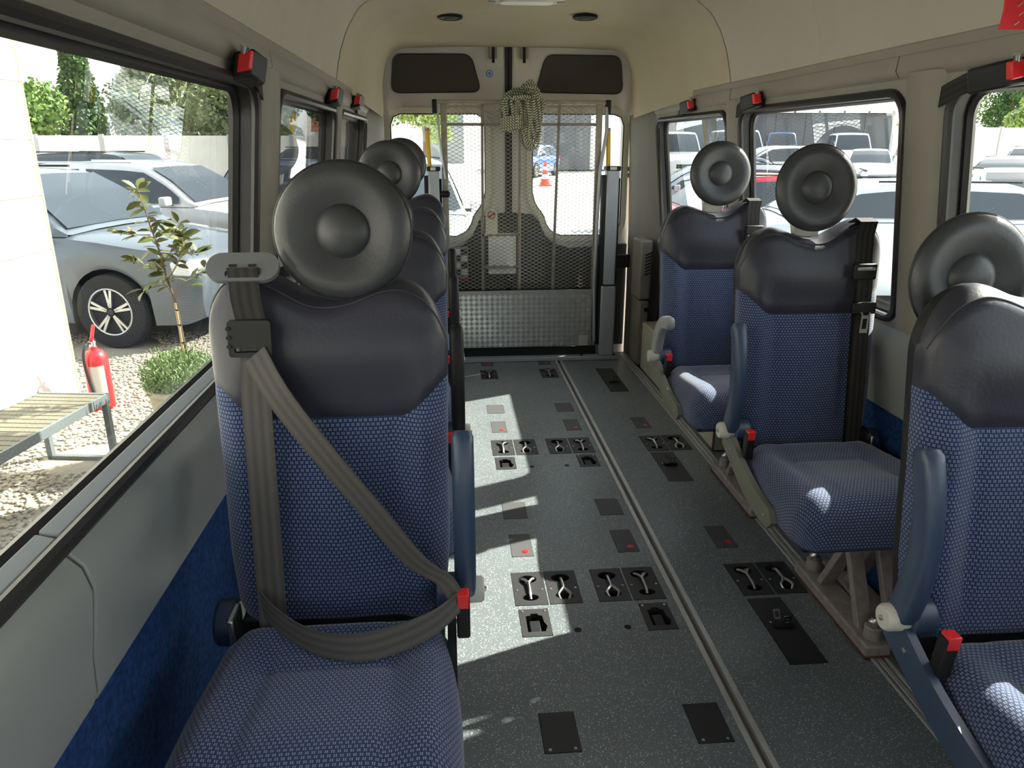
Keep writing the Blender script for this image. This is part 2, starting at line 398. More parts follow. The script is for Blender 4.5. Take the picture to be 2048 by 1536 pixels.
# ------------------------------------------------------------------ side walls
def xin(z): return .917-.117*(z-.8)
WT, Z_SILL, Z_TOP, Z_BAND0, Z_BAND1 = .06, .845, 1.482, .80, 1.60
WIN = {-1: [(.15, 1.93), (2.15, 3.25), (3.37, 4.47)], 1: [(.15, 1.83), (2.02, 3.19), (3.34, 4.47)]}
SIDE = {-1: 'left', 1: 'right'}
PROF = [(.835, 1.572), (.826, 1.63), (.806, 1.71), (.775, 1.79), (.725, 1.865), (.645, 1.925), (.52, 1.960), (.30, 1.978), (0, 1.984)]
win_no = 0
for s in (-1, 1):
    zs = Z_SILL if s < 0 else .855
    hol = [rrect(a, b, zs, Z_TOP, [.05, .05, .07, .07]) for a, b in WIN[s]]+[rrect(-1.45, -.15, .82, 1.45, .08)]
    hol = [h[::-1] for h in hol]
    # subdivide outline so that it stays clean; wall band with window openings
    out = [(Y_FRONT, Z_BAND0), (4.62, Z_BAND0), (4.62, Z_BAND1), (Y_FRONT, Z_BAND1)]
    w = struct(MB().prism(out, hol, lambda u, v, t, s=s: (s*(xin(v)+t), u, v), 0, WT).build('wall_'+SIDE[s], 'wall_trim', smooth=0, bevel=.006))
    tag(w, 'grey beige window wall of the van on the %s of the photo' % SIDE[s], 'wall')
    # lower wall: carpet, grey sill moulding, outer skin
    MB().box(min(s*.93, s*.915), max(s*.93, s*.915), Y_FRONT, 4.62, 0, .585).build('carpet_lining', 'blue_carpet', w, smooth=0)
    MB().box(min(s*.95, s*.995), max(s*.95, s*.995), Y_FRONT, 4.9, -.3, .82).build('outer_skin', 'door_paint', w, smooth=0)
    prof = [(.945, .86), (.918, .852), (.912, .825), (.894, .805), (.886, .77), (.893, .72), (.904, .66), (.908, .60), (.918, .578), (.945, .578)]
    for y0, y1, in ((Y_FRONT, .92), (.926, 2.9), (2.906, 4.5)):
        MB().loft([[(s*x, y, z) for x, z in prof] for y in (y0, y1)]).build('sill_moulding', 'sill_plastic', w, smooth=50, bevel=.003)
    # header moulding above the windows
    for y0, y1 in ((Y_FRONT, 2.05), (2.056, 3.28), (3.286, 4.5)):
        MB().loft([[(s*x, y, z) for x, z in ((.845, 1.51), (.832, 1.515), (.818, 1.535), (.822, 1.572), (.846, 1.58))] for y in (y0, y1)]).build('header_moulding', 'wall_trim', w, smooth=50)
    # raised pillar covers
    for a, b in ((WIN[s][0][1], WIN[s][1][0]), (WIN[s][1][1], WIN[s][2][0])):
        c0, c1 = a+.018, b-.012
        rows = []
        for z in np.linspace(.84, 1.525, 8):
            x = xin(z); rows.append([(s*(x+.005), c0, z), (s*(x-.020), c0+.02, z), (s*(x-.024), (c0+c1)/2, z), (s*(x-.020), c1-.02, z), (s*(x+.005), c1, z)])
        b_ = MB(); b_.grid(rows); b_.build('pillar_cover', 'wall_trim', w, smooth=60)
    for k, (a, b) in enumerate(WIN[s]):
        win_no += 1
        ring = rrect(a, b, zs, Z_TOP, [.05, .05, .07, .07], 6)
        o = struct(MB().tube([(s*(xin(z)-.004), y, z) for y, z in ring], .0125, 8, True).build('window_%d' % win_no, 'rubber'))
        tag(o, '%s side window of the van on the %s of the photo' % (('nearest', 'middle', 'rearmost')[k], SIDE[s]), 'window')
        MB().tube([(s*(xin(z)+.046), y, z) for y, z in rrect(a+.004, b-.004, zs+.004, Z_TOP-.004, [.05, .05, .07, .07], 6)], .014, 6, True).build('outer_seal', 'rubber', o)
        MB().prism(rrect(a-.002, b+.002, zs-.002, Z_TOP+.002, [.05, .05, .07, .07], 6), [rrect(a+.004, b-.004, zs+.004, Z_TOP-.004, [.05, .05, .07, .07], 6)[::-1]], lambda u, v, t, s=s: (s*(xin(v)+t), u, v), .0, .050).build('reveal_liner', 'rubber', o, smooth=30)
        MB().prism(rrect(a, b, zs, Z_TOP, [.05, .05, .07, .07], 6), [], lambda u, v, t, s=s: (s*(xin(v)+t), u, v), .046, .0463).build('pane', 'window_glass', o, smooth=0)
    win_no += 1
    o = struct(MB().prism(rrect(-1.45, -.15, .82, 1.45, .08, 6), [], lambda u, v, t, s=s: (s*(xin(v)+t), u, v), .046, .0463).build('window_%d' % win_no, 'window_glass', smooth=0))
    tag(o, 'cab side window behind the viewer on the %s' % SIDE[s], 'window')

# front of the cab behind the viewer: bulkhead with the windscreen opening
fr = struct(MB().prism([(-.99, -.3), (.99, -.3), (.99, 2.06), (-.99, 2.06)], [rrect(-.8, .8, .75, 1.62, .1)[::-1]], lambda u, v, t: (u, Y_FRONT-t, v), 0, .05).build('wall_front', 'pillar_dark', smooth=0))
tag(fr, 'front end of the van behind the viewer with windscreen opening', 'wall')
o = struct(MB().prism(rrect(-.8, .8, .75, 1.62, .1), [], lambda u, v, t: (u, Y_FRONT-t, v), .02, .0203).build('window_9', 'window_glass', smooth=0)); tag(o, 'windscreen behind the viewer', 'window')

# ------------------------------------------------------------------ ceiling (headliner in panels)
def arc_profile(tab, n):
    P = [Vector((x, z)) for x, z in tab]; P = P+[Vector((-x, z)) for x, z in tab[-2::-1]]
    L = [0]
    for i in range(1, len(P)): L.append(L[-1]+(P[i]-P[i-1]).length)
    out = []
    for t in np.linspace(0, L[-1], n):
        i = min(max(np.searchsorted(L, t)-1, 0), len(P)-2); k = (t-L[i])/(L[i+1]-L[i]); out.append(P[i].lerp(P[i+1], k))
    return out
NPF = 61
base = arc_profile(PROF, NPF)
ceil_o = struct(MB().box(-.99, .99, Y_FRONT-.05, 4.98, 2.03, 2.07).build('ceiling', 'headliner', smooth=0))
tag(ceil_o, 'beige moulded headliner and roof of the van', 'ceiling')
def ribbed(x, z, y):                                      # soft vertical flutes on the left side of the lining
    if x < -.55 and 1.3 < y < 3.32 and z > 1.6: return min(1, (3.32-y)/.25, (y-1.3)/.2, (z-1.6)/.05, (-.55-x)/.08)*(.006*math.sin(2*math.pi*y/.135)+.005*math.sin(2*math.pi*y/.31+1))
    return 0
for y0, y1 in ((Y_FRONT, .75), (.7505, 1.61), (1.6105, 2.52), (2.5205, 3.323)):
    rows = []
    for y in np.linspace(y0, y1, max(3, int((y1-y0)/.022))):
        e = .0025*max(0, 1-min(y-y0, y1-y)/.012)           # edges tuck up into the seam
        rows.append([((p.x+ribbed(p.x, p.y, y)*(1 if p.x < 0 else -1))*(1+e), y, p.y+e) for p in base])
    b_ = MB(); b_.grid(rows); b_.build('headliner_panel', 'headliner', ceil_o, smooth=60)
b_ = MB(); b_.grid([[(p.x*1.012, y, p.y+.012) for p in base] for y in (Y_FRONT, 4.6)]); b_.build('lining_backing', 'headliner', ceil_o)
for s in (-1, 1): MB().box(min(s*.84, s*.99), max(s*.84, s*.99), Y_FRONT, 4.98, 1.575, 2.05).build('roof_side', 'pillar_dark', ceil_o, smooth=0)
# rear hoop of the lining, narrowing towards the back doors
DOORP = [(.760, 1.50), (.757, 1.60), (.752, 1.68), (.742, 1.75), (.722, 1.82), (.685, 1.868), (.62, 1.892), (.35, 1.900), (0, 1.903)]
doorp = arc_profile(DOORP, NPF)
side0 = arc_profile([(.835, 1.572)]+PROF[1:], NPF)
rows = []
for y, k, dz in ((3.3235, 0, .002), (3.33, 0, 0), (3.5, .0, .0), (3.72, .02, .0), (3.80, .06, -.004), (3.84, .16, -.006), (3.9, .22, -.004), (4.1, .36, 0), (4.3, .52, 0), (4.5, .74, 0), (4.65, .92, 0), (4.74, 1.0, 0), (4.775, 1.02, -.004), (4.80, 1.0, .02)):
    rows.append([(a.x*(1-k)+b.x*k, y, (a.y*(1-k)+b.y*k)+dz) for a, b in zip(side0, doorp)])
b_ = MB(); b_.grid(rows); b_.build('rear_lining', 'headliner_rear', ceil_o, smooth=60)
# lower rear corner posts
for s in (-1, 1):
    low0 = [(.90, 0), (.90, .40), (.905, .80), (.86, 1.3), (.838, 1.575)]; low1 = [(.79, 0), (.79, .40), (.785, .80), (.767, 1.3), (.759, 1.52)]
    rows = []
    for y, k in ((4.45, 0), (4.55, .25), (4.66, .72), (4.74, 1), (4.80, 1.03), (4.84, 1.0)):
        rows.append([(s*(a[0]*(1-k)+b[0]*k), y, a[1]*(1-k)+b[1]*k) for a, b in zip(low0, low1)])
    b_ = MB(); b_.grid(rows); o = struct(b_.build('trim_%d' % (3 if s < 0 else 4), 'pillar_dark', smooth=60))
    tag(o, 'grey brown corner post lining beside the rear doors on the %s' % SIDE[s], 'trim')
    MB().box(min(s*.79, s*.99), max(s*.79, s*.99), 4.80, 4.84, -.1, 2.0).build('outer_post', 'door_paint', o, smooth=0)
# wheel arch boxes
for s in (-1, 1):
    o = MB().box(min(s*.80, s*.925), max(s*.80, s*.925), 3.06, 4.42, 0.002, .30).build('wheel_arch_box', 'beige_paint', bevel=.008)
    tag(o, 'beige painted wheel arch box under the rearmost seat on the %s' % SIDE[s], 'wheel arch'); struct(o)
    MB().box(min(s*.797, s*.801), max(s*.797, s*.801), 3.058, 3.075, .004, .26).build('rust_edge', 'rust', o)
# ceiling fittings
for s in (-1, 1):
    p = at(900 if s < 0 else 1170, 37, z=1.938)
    o = thing('ceiling_speaker', 'round dark ceiling speaker above the rear doors on the %s' % SIDE[s], 'speaker', (p[0], p[1], 1.948), group='ceiling speakers')
    MB().lathe([(.062, 0), (.062, -.010), (.052, -.014), (.048, -.010), (.0, -.008)], 28).build('rim', 'black_plastic', o)
    MB().lathe([(.030, -.008), (.026, -.014), (0, -.016)], 20).build('cone', 'rubber', o)
p = at(1040, 2, z=1.975)
o = thing('dome_lamp', 'cream oval dome lamp on the ceiling at the top of the photo', 'lamp', (p[0]+.02, p[1]-.10, 1.978))
MB().prism(rrect(-.17, .17, -.06, .06, .055, 8), [], flat, -.022, 0).build('housing', 'door_cream', o, bevel=.006)
MB().prism(rrect(-.12, .12, -.042, .042, .04, 8), [], flat, -.030, -.018).build('lens', 'white_card', o, bevel=.004)
for sx in (-.155, .155): MB().lathe([(.018, -.022), (.018, -.026), (.01, -.028)], 14, (sx, 0, 0)).build('end_cap', 'grey_plastic', o)
p = at(1048, 23, z=1.965)
tag(MB().box(p[0]-.045, p[0]+.045, p[1]-.004, p[1]+.004, 1.964, 1.972).build('ceiling_clip', 'brown_print', bevel=.002), 'thin red brown strip clip on the ceiling between the speakers', 'clip')
# ------------------------------------------------------------------ rear doors
YD = 4.86
dm = lambda u, v, t: (u, YD+t, v)
for s in (-1, 1):
    L = lambda pts, s=s: [(s*x, z) for x, z in pts]
    outer = L([(.012, -.02), (.80, -.02), (.80, 1.70), (.77, 1.86), (.70, 1.925), (.012, 1.935)])
    bez = smoothpath([(.150, 1.06, 0), (.172, .985, 0), (.222, .915, 0), (.242, .86, 0), (.275, .815, 0), (.335, .785, 0)], 4)
    win = [(.150, 1.47), (.165, 1.505), (.20, 1.525), (.66, 1.525), (.705, 1.508), (.725, 1.46), (.725, .86), (.705, .80), (.66, .785)]+[(p.x, p.y) for p in bez[::-1]]
    door = struct(MB().prism(outer, [L(win)[::-1]], dm, 0, .07).build('door_%d' % (1 if s < 0 else 2), 'door_paint', bevel=.004))
    tag(door, 'rear door leaf of the van on the %s with curved window' % SIDE[s], 'door')
    ctr = Vector((sum(p[0] for p in win)/len(win), sum(p[1] for p in win)/len(win)))
    def grow(pts, d):
        n = len(pts); o_ = []
        for i in range(n):
            a, b = Vector(pts[i-1]), Vector(pts[(i+1) % n]); t = (b-a).normalized(); nn = Vector((t.y, -t.x))
            q = Vector(pts[i]); o_.append(tuple(q+nn*d*(1 if nn.dot(q-ctr) > -.12 else 1)))
        return o_
    sgn = 1 if (Vector(grow(win, .01)[3])-ctr).length > (Vector(win[3])-ctr).length else -1
    ringo = grow(win, .038*sgn)
    MB().prism(L(ringo), [L(win)[::-1]], dm, -.022, .002).build('window_frame', 'door_cream', door, bevel=.006)
    MB().tube([(s*x, YD-.020, z) for x, z in win], .004, 6, True).build('window_seal', 'rubber', door)
    MB().prism(L(win), [], dm, .045, .0453).build('pane', 'window_glass', door, smooth=0)
    up_s = round_poly([(.168, 1.652), (.712, 1.645), (.690, 1.862), (.228, 1.864)], .055)
    MB().prism(L(up_s), [], dm, -.006, .004).build('speaker_panel', 'speaker_brown', door, bevel=.003)
    MB().tube([(s*x, YD-.006, z) for x, z in up_s], .004, 6, True).build('panel_edge', 'rubber', door)
    # triangular pressing, latch recess, lock
    tri = [(.735, 1.545), (.79, 1.625), (.79, 1.50)]
    MB().tube([(s*x, YD-.001, z) for x, z in tri], .004, 6, True).build('pressing', 'door_cream', door)
    MB().prism(L(rrect(.03, .135, 1.79, 1.93, .02)), [], dm, -.004, .0).build('latch_recess', 'door_cream', door, bevel=.003)
    lt = MB().box(min(s*.07, s*.12), max(s*.07, s*.12), YD-.03, YD-.003, 1.84, 1.935).build('door_latch', 'gate_metal', door, bevel=.004)
    MB().box(min(s*.085, s*.102), max(s*.085, s*.102), YD-.036, YD-.028, 1.815, 1.935).build('latch_slot', 'slot', lt)
    # dark trim on the lower half
    lo = [(.02, .04), (.785, .04), (.785, .73), (.40, .70), (.30, .73), (.235, .78), (.20, .87), (.15, .92), (.02, .93)]
    MB().prism(L(lo), [], dm, -.012, .002).build('lower_lining', 'door_lower', door, bevel=.006)
    for z in (1.16, 1.20): MB().box(min(s*.755, s*.785), max(s*.755, s*.785), YD-.02, YD-.002, z-.014, z+.014).build('hinge', 'gate_metal', door, bevel=.003)
    MB().box(min(s*.0, s*.022), max(s*.0, s*.022), YD-.012, YD+.03, .0, 1.93).build('centre_seal', 'rubber', door, bevel=.004)
    if s > 0: continue
    MB().lathe([(.022, 0), (.022, .001), (0, .001)], 24, (-.116, YD-.001, 1.757), (0, -1, 0)).build('round_sticker', 'blue_print', door)
    MB().prism(circ(-.116, 1.757, .0145, 20), [circ(-.116, 1.757, .0115, 20)[::-1]], dm, -.003, -.0015).build('sticker_ring', 'white_card', door)
    cs = MB().prism(rrect(-.150, -.072, .78, .955, .02), [], dm, -.014, -.011).build('caution_sticker', 'door_cream', door)
    MB().prism(circ(-.111, .915, .026, 24), [circ(-.111, .915, .019, 24)[::-1]], dm, -.016, -.0135).build('red_ring', 'brown_print', cs)
    MB().obox((-.111, YD-.015, .915), (.018, 0, .014), (0, .001, 0), (-.004, 0, .005)).build('red_bar', 'brown_print', cs)
    ps = MB().prism(rrect(-.41, -.265, .49, .715, .004), [], dm, -.016, -.0125).build('pictogram_notice', 'grey_plastic', door)
    for i in range(3):
        for j in range(4):
            MB().prism(rrect(-.40+i*.045, -.362+i*.045, .535+j*.044, .570+j*.044, .003), [], dm, -.0175, -.0155).build('pictogram', 'door_lower' if (i+j) % 2 else 'white_card', ps)
    MB().box(-.41, -.265, YD-.0172, YD-.0155, .49, .512).build('red_strip', 'brown_print', ps)
# ------------------------------------------------------------------ wheelchair lift folded up in front of the rear doors
lift = thing('wheelchair_lift', 'folded wheelchair lift with wire mesh platform standing before the rear doors', 'wheelchair lift', (0, 4.68, 0))
MB().box(-.53, .70, -.075, .03, .001, .028).build('base_beam', 'lift_grey', lift, bevel=.004)
MB().box(-.44, .56, -.02, .02, .028, .085).build('hinge_beam', 'black_plastic', lift, bevel=.004)
for x in (.46, .62, .675): MB().lathe([(.008, 0), (.008, .005), (.005, .007)], 12, (x, -.055, .028)).build('base_bolt', 'black_plastic', lift)
for x0, x1, yo in ((-.515, -.428, -.06), (.572, .668, -.07)):
    p = MB().box(x0, x1, yo, yo+.09, .028, .49).build('lower_post', 'lift_grey', lift, bevel=.008)
    q = MB().box(x0+.012, x1-.008, yo+.006, yo+.086, .49, 1.20).build('upper_post', 'lift_grey', lift, bevel=.008)
    MB().box(x0+.008, x1-.004, yo+.002, yo+.09, .482, .498).build('post_collar', 'black_plastic', lift, bevel=.003)
    MB().box(x0+.006, x1, yo-.002, yo+.094, 1.195, 1.222).build('post_cap', 'black_plastic', q, bevel=.006)
    MB().box(x0+.028, x1-.028, yo-.004, yo+.002, 1.200, 1.218).build('cap_label', 'knob_plastic', q)
    MB().box(x0-.012, x0+.012, yo+.012, yo+.08, .10, 1.17).build('slide_channel', 'black_plastic', lift, bevel=.004)
    MB().box(x1-.008, x1+.006, yo+.03, yo+.08, .50, 1.15).build('side_strip', 'black_plastic', lift, bevel=.003)
    xm = (x0+x1)/2
    MB().tube([(xm-.02, yo+.06, 1.20), (xm-.028, yo+.06, 1.43)], .0135, 14).build('yellow_rod', 'yellow_rod', lift)
    MB().lathe([(.0140, 0), (.0140, .016), (.010, .018)], 14, (xm-.028, yo+.06, 1.425)).build('rod_cap', 'gate_metal', lift)
    sg = 1 if x0 > 0 else -1
    MB().box(min(x1 if sg > 0 else x0, (x1 if sg > 0 else x0)+sg*.09), max(x1 if sg > 0 else x0, (x1 if sg > 0 else x0)+sg*.09), yo+.03, yo+.07, .60, .68).build('wall_clamp', 'black_plastic', lift, bevel=.005)
# platform frame (upright) and mesh
plat = MB()
GX0, GX1, GZ0, GZ1 = -.415, .56, .085, 1.575
for x in (-.40, .535): plat.box(x-.018, x+.018, -.012, .012, GZ0, GZ1)
plat.box(GX0-.02, GX1+.04, -.016, .016, GZ1, GZ1+.022)
plat.build('platform_frame', 'gate_metal', lift, bevel=.003)
for x0, x1, z0 in ((-.170, -.178, .46), (.056, .055, .46), (.294, .270, .46)):
    MB().obox(((x0+x1)/2, .016, (GZ1+z0)/2), (.0085, 0, 0), (0, .006, 0), ((x0-x1)/2, 0, (GZ1-z0)/2)).build('upright_bar', 'gate_metal', lift, bevel=.002)
MB().box(-.40, .535, .010, .018, 1.453, 1.470).build('cross_bar', 'gate_metal', lift, bevel=.002)
for z in (.607, .808): MB().box(-.18, .06, .010, .022, z-.008, z+.008).build('cross_bar', 'gate_metal', lift, bevel=.002)
MB().box(-.14, .035, .030, .034, .56, .795).build('white_sheet', 'white_card', lift)
me = MB(); cw, ch = .0445, .0232; wz = np.arange(.47, GZ1-.005, ch/2)
for r_, z in enumerate(wz):
    k = (GX1-.02-GX0-.03)/cw; n = int(k*2)
    for i in range(n):
        xa = GX0+.02+i*cw/2; xb = xa+cw/2
        za, zb = (z, z+ch/2) if (i+r_) % 2 == 0 else (z+ch/2, z)
        if r_ % 2: continue
        me.obox(((xa+xb)/2, .003, (za+zb)/2), ((xb-xa)/2, 0, (zb-za)/2), (0, .0022, 0), (0, 0, .0014))
        me.obox(((xa+xb)/2, .003, (za+zb)/2+ch/2+(0)), ((xb-xa)/2, 0, -(zb-za)/2), (0, .0022, 0), (0, 0, .0014))
o = me.build('wire_mesh', 'mesh_metal', lift, smooth=0); o['kind'] = 'stuff'
tp = MB().box(-.395, .522, -.034, -.028, .090, .462).build('tread_plate', 'tread_plate', lift, bevel=.001)
bars = MB(); pit = .0335
for i in range(28):
    for j in range(12):
        cx, cz = -.39+pit*(i+.5), .095+pit*(j+.5)*.93
        if cx > .515 or cz > .452: continue
        a = R(45) if (i+j) % 2 else R(-45); d = Vector((math.cos(a), 0, math.sin(a))); q = Vector((-d.z, 0, d.x))
        for t in (-2, -1, 0, 1, 2): bars.obox(Vector((cx, -.0345, cz))+q*t*.0046, d*.0125, Vector((0, .0011, 0)), q*.0013)
o = bars.build('tread_bars', 'tread_bar', lift, smooth=0); o['kind'] = 'stuff'
MB().box(.44, .50, -.05, -.036, .095, .16).build('corner_bracket', 'beige_paint', lift, bevel=.003)
# thin arms from the top of the platform to the posts
MB().tube([(.575, -.02, 1.56), (.578, -.03, 1.42), (.545, -.03, 1.20), (.530, -.03, .52), (.545, -.03, .12)], .011, 10).build('guide_arm', 'lift_grey', lift)
MB().tube([(-.435, -.02, 1.56), (-.43, -.03, 1.40), (-.40, -.03, 1.15)], .007, 8).build('guide_arm', 'lift_grey', lift)
for x in (-.452, .585): MB().box(x-.014, x+.014, -.03, .02, 1.52, 1.60).build('top_catch', 'black_plastic', lift, bevel=.004)
MB().lathe([(.02, 0), (.02, .05), (.012, .056)], 14, (-.43, -.02, 1.06), (1, 0, 0)).build('pivot', 'black_plastic', lift)

# ------------------------------------------------------------------ rope coil hung over the platform's top bar
rope = thing('rope_coil', 'coiled cream and black rope hung over the top bar of the lift', 'rope', (.05, 4.66, 1.585))
def loop(cx, w, ztop, zbot, y, ph):
    pts = []
    for i in range(40):
        a = 2*math.pi*i/40; sx, sz = math.sin(a), math.cos(a)
        x = cx+w*sx*(1 if sz > 0 else .9); z = (ztop+zbot)/2+(ztop-zbot)/2*(abs(sz)**.75)*(1 if sz > 0 else -1)
        pts.append((x+.006*math.sin(3*a+ph), y+.012*math.sin(2*a+ph), z))
    return pts
k = 0
for cx, w, zt, zb, yy in ((.075, .045, .062, -.262, -.045), (.082, .034, .055, -.235, -.058), (.086, .022, .05, -.205, -.066), (.070, .055, .06, -.24, -.035), (.065, .05, .07, -.27, .045), (.088, .012, .04, -.17, -.072),
                          (-.045, .055, .035, -.165, -.040), (-.045, .042, .03, -.150, -.055), (-.045, .030, .025, -.135, -.064), (-.050, .060, .04, -.155, .04), (-.04, .016, .02, -.12, -.070)):
    MB().tube(loop(cx, w, zt, zb, yy, k), .0078, 8, True, uv=True).build('rope_strand', 'rope_strands', rope); k += 1.3
for i, (x0, x1, z0, y0) in enumerate(((-.10, .05, .03, -.05), (-.095, .06, .045, -.03), (-.085, .08, .06, -.01), (-.06, .10, .075, .01), (.0, .12, .09, 0), (.01, .11, .105, .01), (-.08, .14, .03, -.06), (.03, .10, .118, 0))):
    pts = smoothpath([(x0, y0, z0-.055), (x0+.01, y0-.012, z0-.012), ((x0+x1)/2, y0-.015, z0), (x1-.012, y0-.01, z0-.02), (x1, y0, z0-.07)], 6)
    MB().tube(pts, .0078, 8, uv=True).build('rope_strand', 'rope_strands', rope)
for i in range(5):
    z = -.088-.0150*i
    MB().tube([(-.045+.066*math.cos(t), -.022+.058*math.sin(t), z+.012*math.cos(t+.5)) for t in np.linspace(0, 2*math.pi, 25)[:-1]], .0076, 8, True, uv=True).build('rope_wrap', 'rope_strands', rope)
# right rear corner box with grille
o = thing('corner_locker', 'brown grey corner locker with grille beside the rear door on the right', 'locker', (.835, 4.40, 0))
MB().box(-.075, .0, .0, .20, .44, .80).build('upper_cover', 'pillar_dark', o, bevel=.012)
MB().box(-.065, .0, .01, .20, .02, .43).build('lower_cover', 'pillar_dark', o, bevel=.012)
for i in range(7): MB().obox((-.022, -.002, .60+i*.02), (.022, 0, .008), (0, .003, 0), (-.001, 0, .004)).build('grille_slot', 'slot', o)
MB().lathe([(.014, 0), (.014, .006), (.006, .008)], 16, (-.02, .008, .375), (0, -1, 0)).build('lock', 'black_plastic', o)
# shoulder belt anchors with red buttons over the windows
def belt_anchor(p, s, label):
    o = thing('belt_anchor', label, 'belt anchor', p, group='red belt anchors above the windows')
    MB().obox((-s*.004, .022, -.004), (.022, 0, .004), (0, .062, -.004), (-.006*s, 0, .027)).build('housing', 'black_plastic', o, bevel=.006)
    MB().obox((-s*.012, -.044, .004), (.014, 0, .003), (0, .010, 0), (-.004*s, 0, .018)).build('red_button', 'red_plastic', o, bevel=.003)
    MB().lathe([(.008, 0), (.008, .012), (.010, .013), (.010, .017), (.004, .020)], 14, (-s*.012, -.046, .018), (-s*.35, -.25, .9)).build('stud', 'chrome', o)
    MB().ribbon([((.004*s, .03, .004), (0, 0, 1)), ((.006*s, .09, -.002), (0, .1, 1)), ((.012*s, .15, -.012), (0, .2, 1)), ((.020*s, .21, -.024), (0, .25, 1)), ((.026*s, .27, -.04), (0, .3, 1))], .046).build('strap', 'webbing_dark', o)
    return o
for i, (px, py) in enumerate(((490, 132), (666, 192), (712, 203))):
    belt_anchor(tuple(at(px, py, x=-.806)), -1, 'black belt anchor with red button above the %s left window pillar' % ('nearest', 'middle', 'rearmost')[i])
for i, (px, py) in enumerate(((2010, 147), (1510, 200), (1380, 211))):
    belt_anchor(tuple(at(px, py, x=.806)), 1, 'black belt anchor with red button above the %s right window' % ('nearest', 'middle', 'rearmost')[i])
p = at(2030, 22, x=.70)
o = thing('red_strap_end', 'red webbing strap end hanging at the top right corner', 'strap', (p[0], p[1], p[2]))
MB().ribbon([((0, 0, .09), (1, 0, 0)), ((0, 0, .04), (1, 0, 0)), ((0, -.004, 0), (1, 0, 0)), ((0, 0, -.032), (1, 0, 0))], .05, .003).build('webbing_band', 'red_web', o)
for i in range(6): MB().obox((.004+.005*(i % 2), -.006, -.022+i*.016), (.004, 0, .003), (0, .001, 0), (0, 0, .001)).build('stitch', 'knob_plastic', o)
# ------------------------------------------------------------------ seats
# local frame: origin on the floor under the backrest hinge, occupant faces -y, aisle side is +x for k=1 (left row) and -x for k=-1
HW, ZB, REC = .212, .472, .125                            # half width, bottom of backrest, recline (y per z)
_TZ = [(p.x, p.y) for p in smoothpath([(a, b, 0) for a, b in [(-1, 1.06), (-.93, 1.105), (-.80, 1.138), (-.62, 1.142), (-.42, 1.125), (-.18, 1.098), (.0, 1.092), (.2, 1.098), (.42, 1.115), (.6, 1.12), (.78, 1.105), (.9, 1.075), (.97, 1.04), (1, 1.02)]], 6)]
def top_z(u):                                             # u: -1 window side .. +1 aisle side
    return interp(u, _TZ)
def seam_z(u): return interp(u, [(-1, .945), (-.93, .940), (-.66, .885), (-.60, .880), (.60, .880), (.68, .888), (.95, .940), (1, .945)])
def half_w(z): return interp(z, [(.47, .170), (.52, .196), (.62, .205), (.8, .206), (.95, .210), (1.03, .212), (1.2, .212)])
def back_pt(u, z, zt, k, front=True, extra=0.0):
    """point on the pad: u -1..1 from window side round the front to the aisle side"""
    c = abs(u)**(1/.42); d = max(0.0, 1-c*c)**.21
    e = (zt-z); rnd = math.sqrt(max(0, 1-(1-min(e, .035)/.035)**2)) if e < .035 else 1.0
    eb = z-ZB; rb = math.sqrt(max(0, 1-(1-min(eb, .03)/.03)**2)) if eb < .03 else 1.0
    T = .055*min(rnd, rb)
    hw = half_w(z)*(1-.04*(1-rnd))
    bol = 0
    if front:
        w = abs(u)
        bol = .020*math.exp(-((w-.80)/.15)**2)*interp(z, [(.5, .5), (.6, 1), (.85, 1), (.97, .25), (1.05, 0)])
        bol -= .006*math.exp(-((w-.52)/.05)**2)*interp(z, [(.5, 0), (.58, 1), (.86, 1), (.9, 0)])
        bol += .012*math.exp(-((z-.66)/.12)**2)*(1-min(1, w/.5))
        bol += .016*math.exp(-((z-1.0)/.07)**2)*(1-w**4)
        bol -= .006*math.exp(-((z-seam_z(u))/.008)**2)
    y = -(T*d+bol*d*min(rnd, rb))-extra if front else T*.75*d
    return (k*u*hw, y+REC*(z-ZB), z), u
def pad_back(z0f, z1f, k, front=True, n=44, m=22, extra=0.0):
    rows = []; 
    for j in range(m+1):
        row = []
        for i in range(n+1):
            u = math.sin(math.pi/2*(2*i/n-1)); phi = u
            za, zb = z0f(u), z1f(u); t = j/m
            if z1f is top_z: t = 1-(1-t)**1.6
            if z0f(0) == ZB: t = t**1.3
            z = za+(zb-za)*t; pt, _ = back_pt(phi, z, top_z(u), k, front, extra); row.append(pt)
        rows.append(row)
    uvs = []
    for j in range(m+1):
        d = 0; line = [0]
        for i in range(n): d += (Vector(rows[j][i+1])-Vector(rows[j][i])).length; line.append(d)
        uvs.append([(q-line[n//2], rows[j][i][2]) for i, q in enumerate(line)])
    b = MB(); b.grid(rows, False, uvs); return b
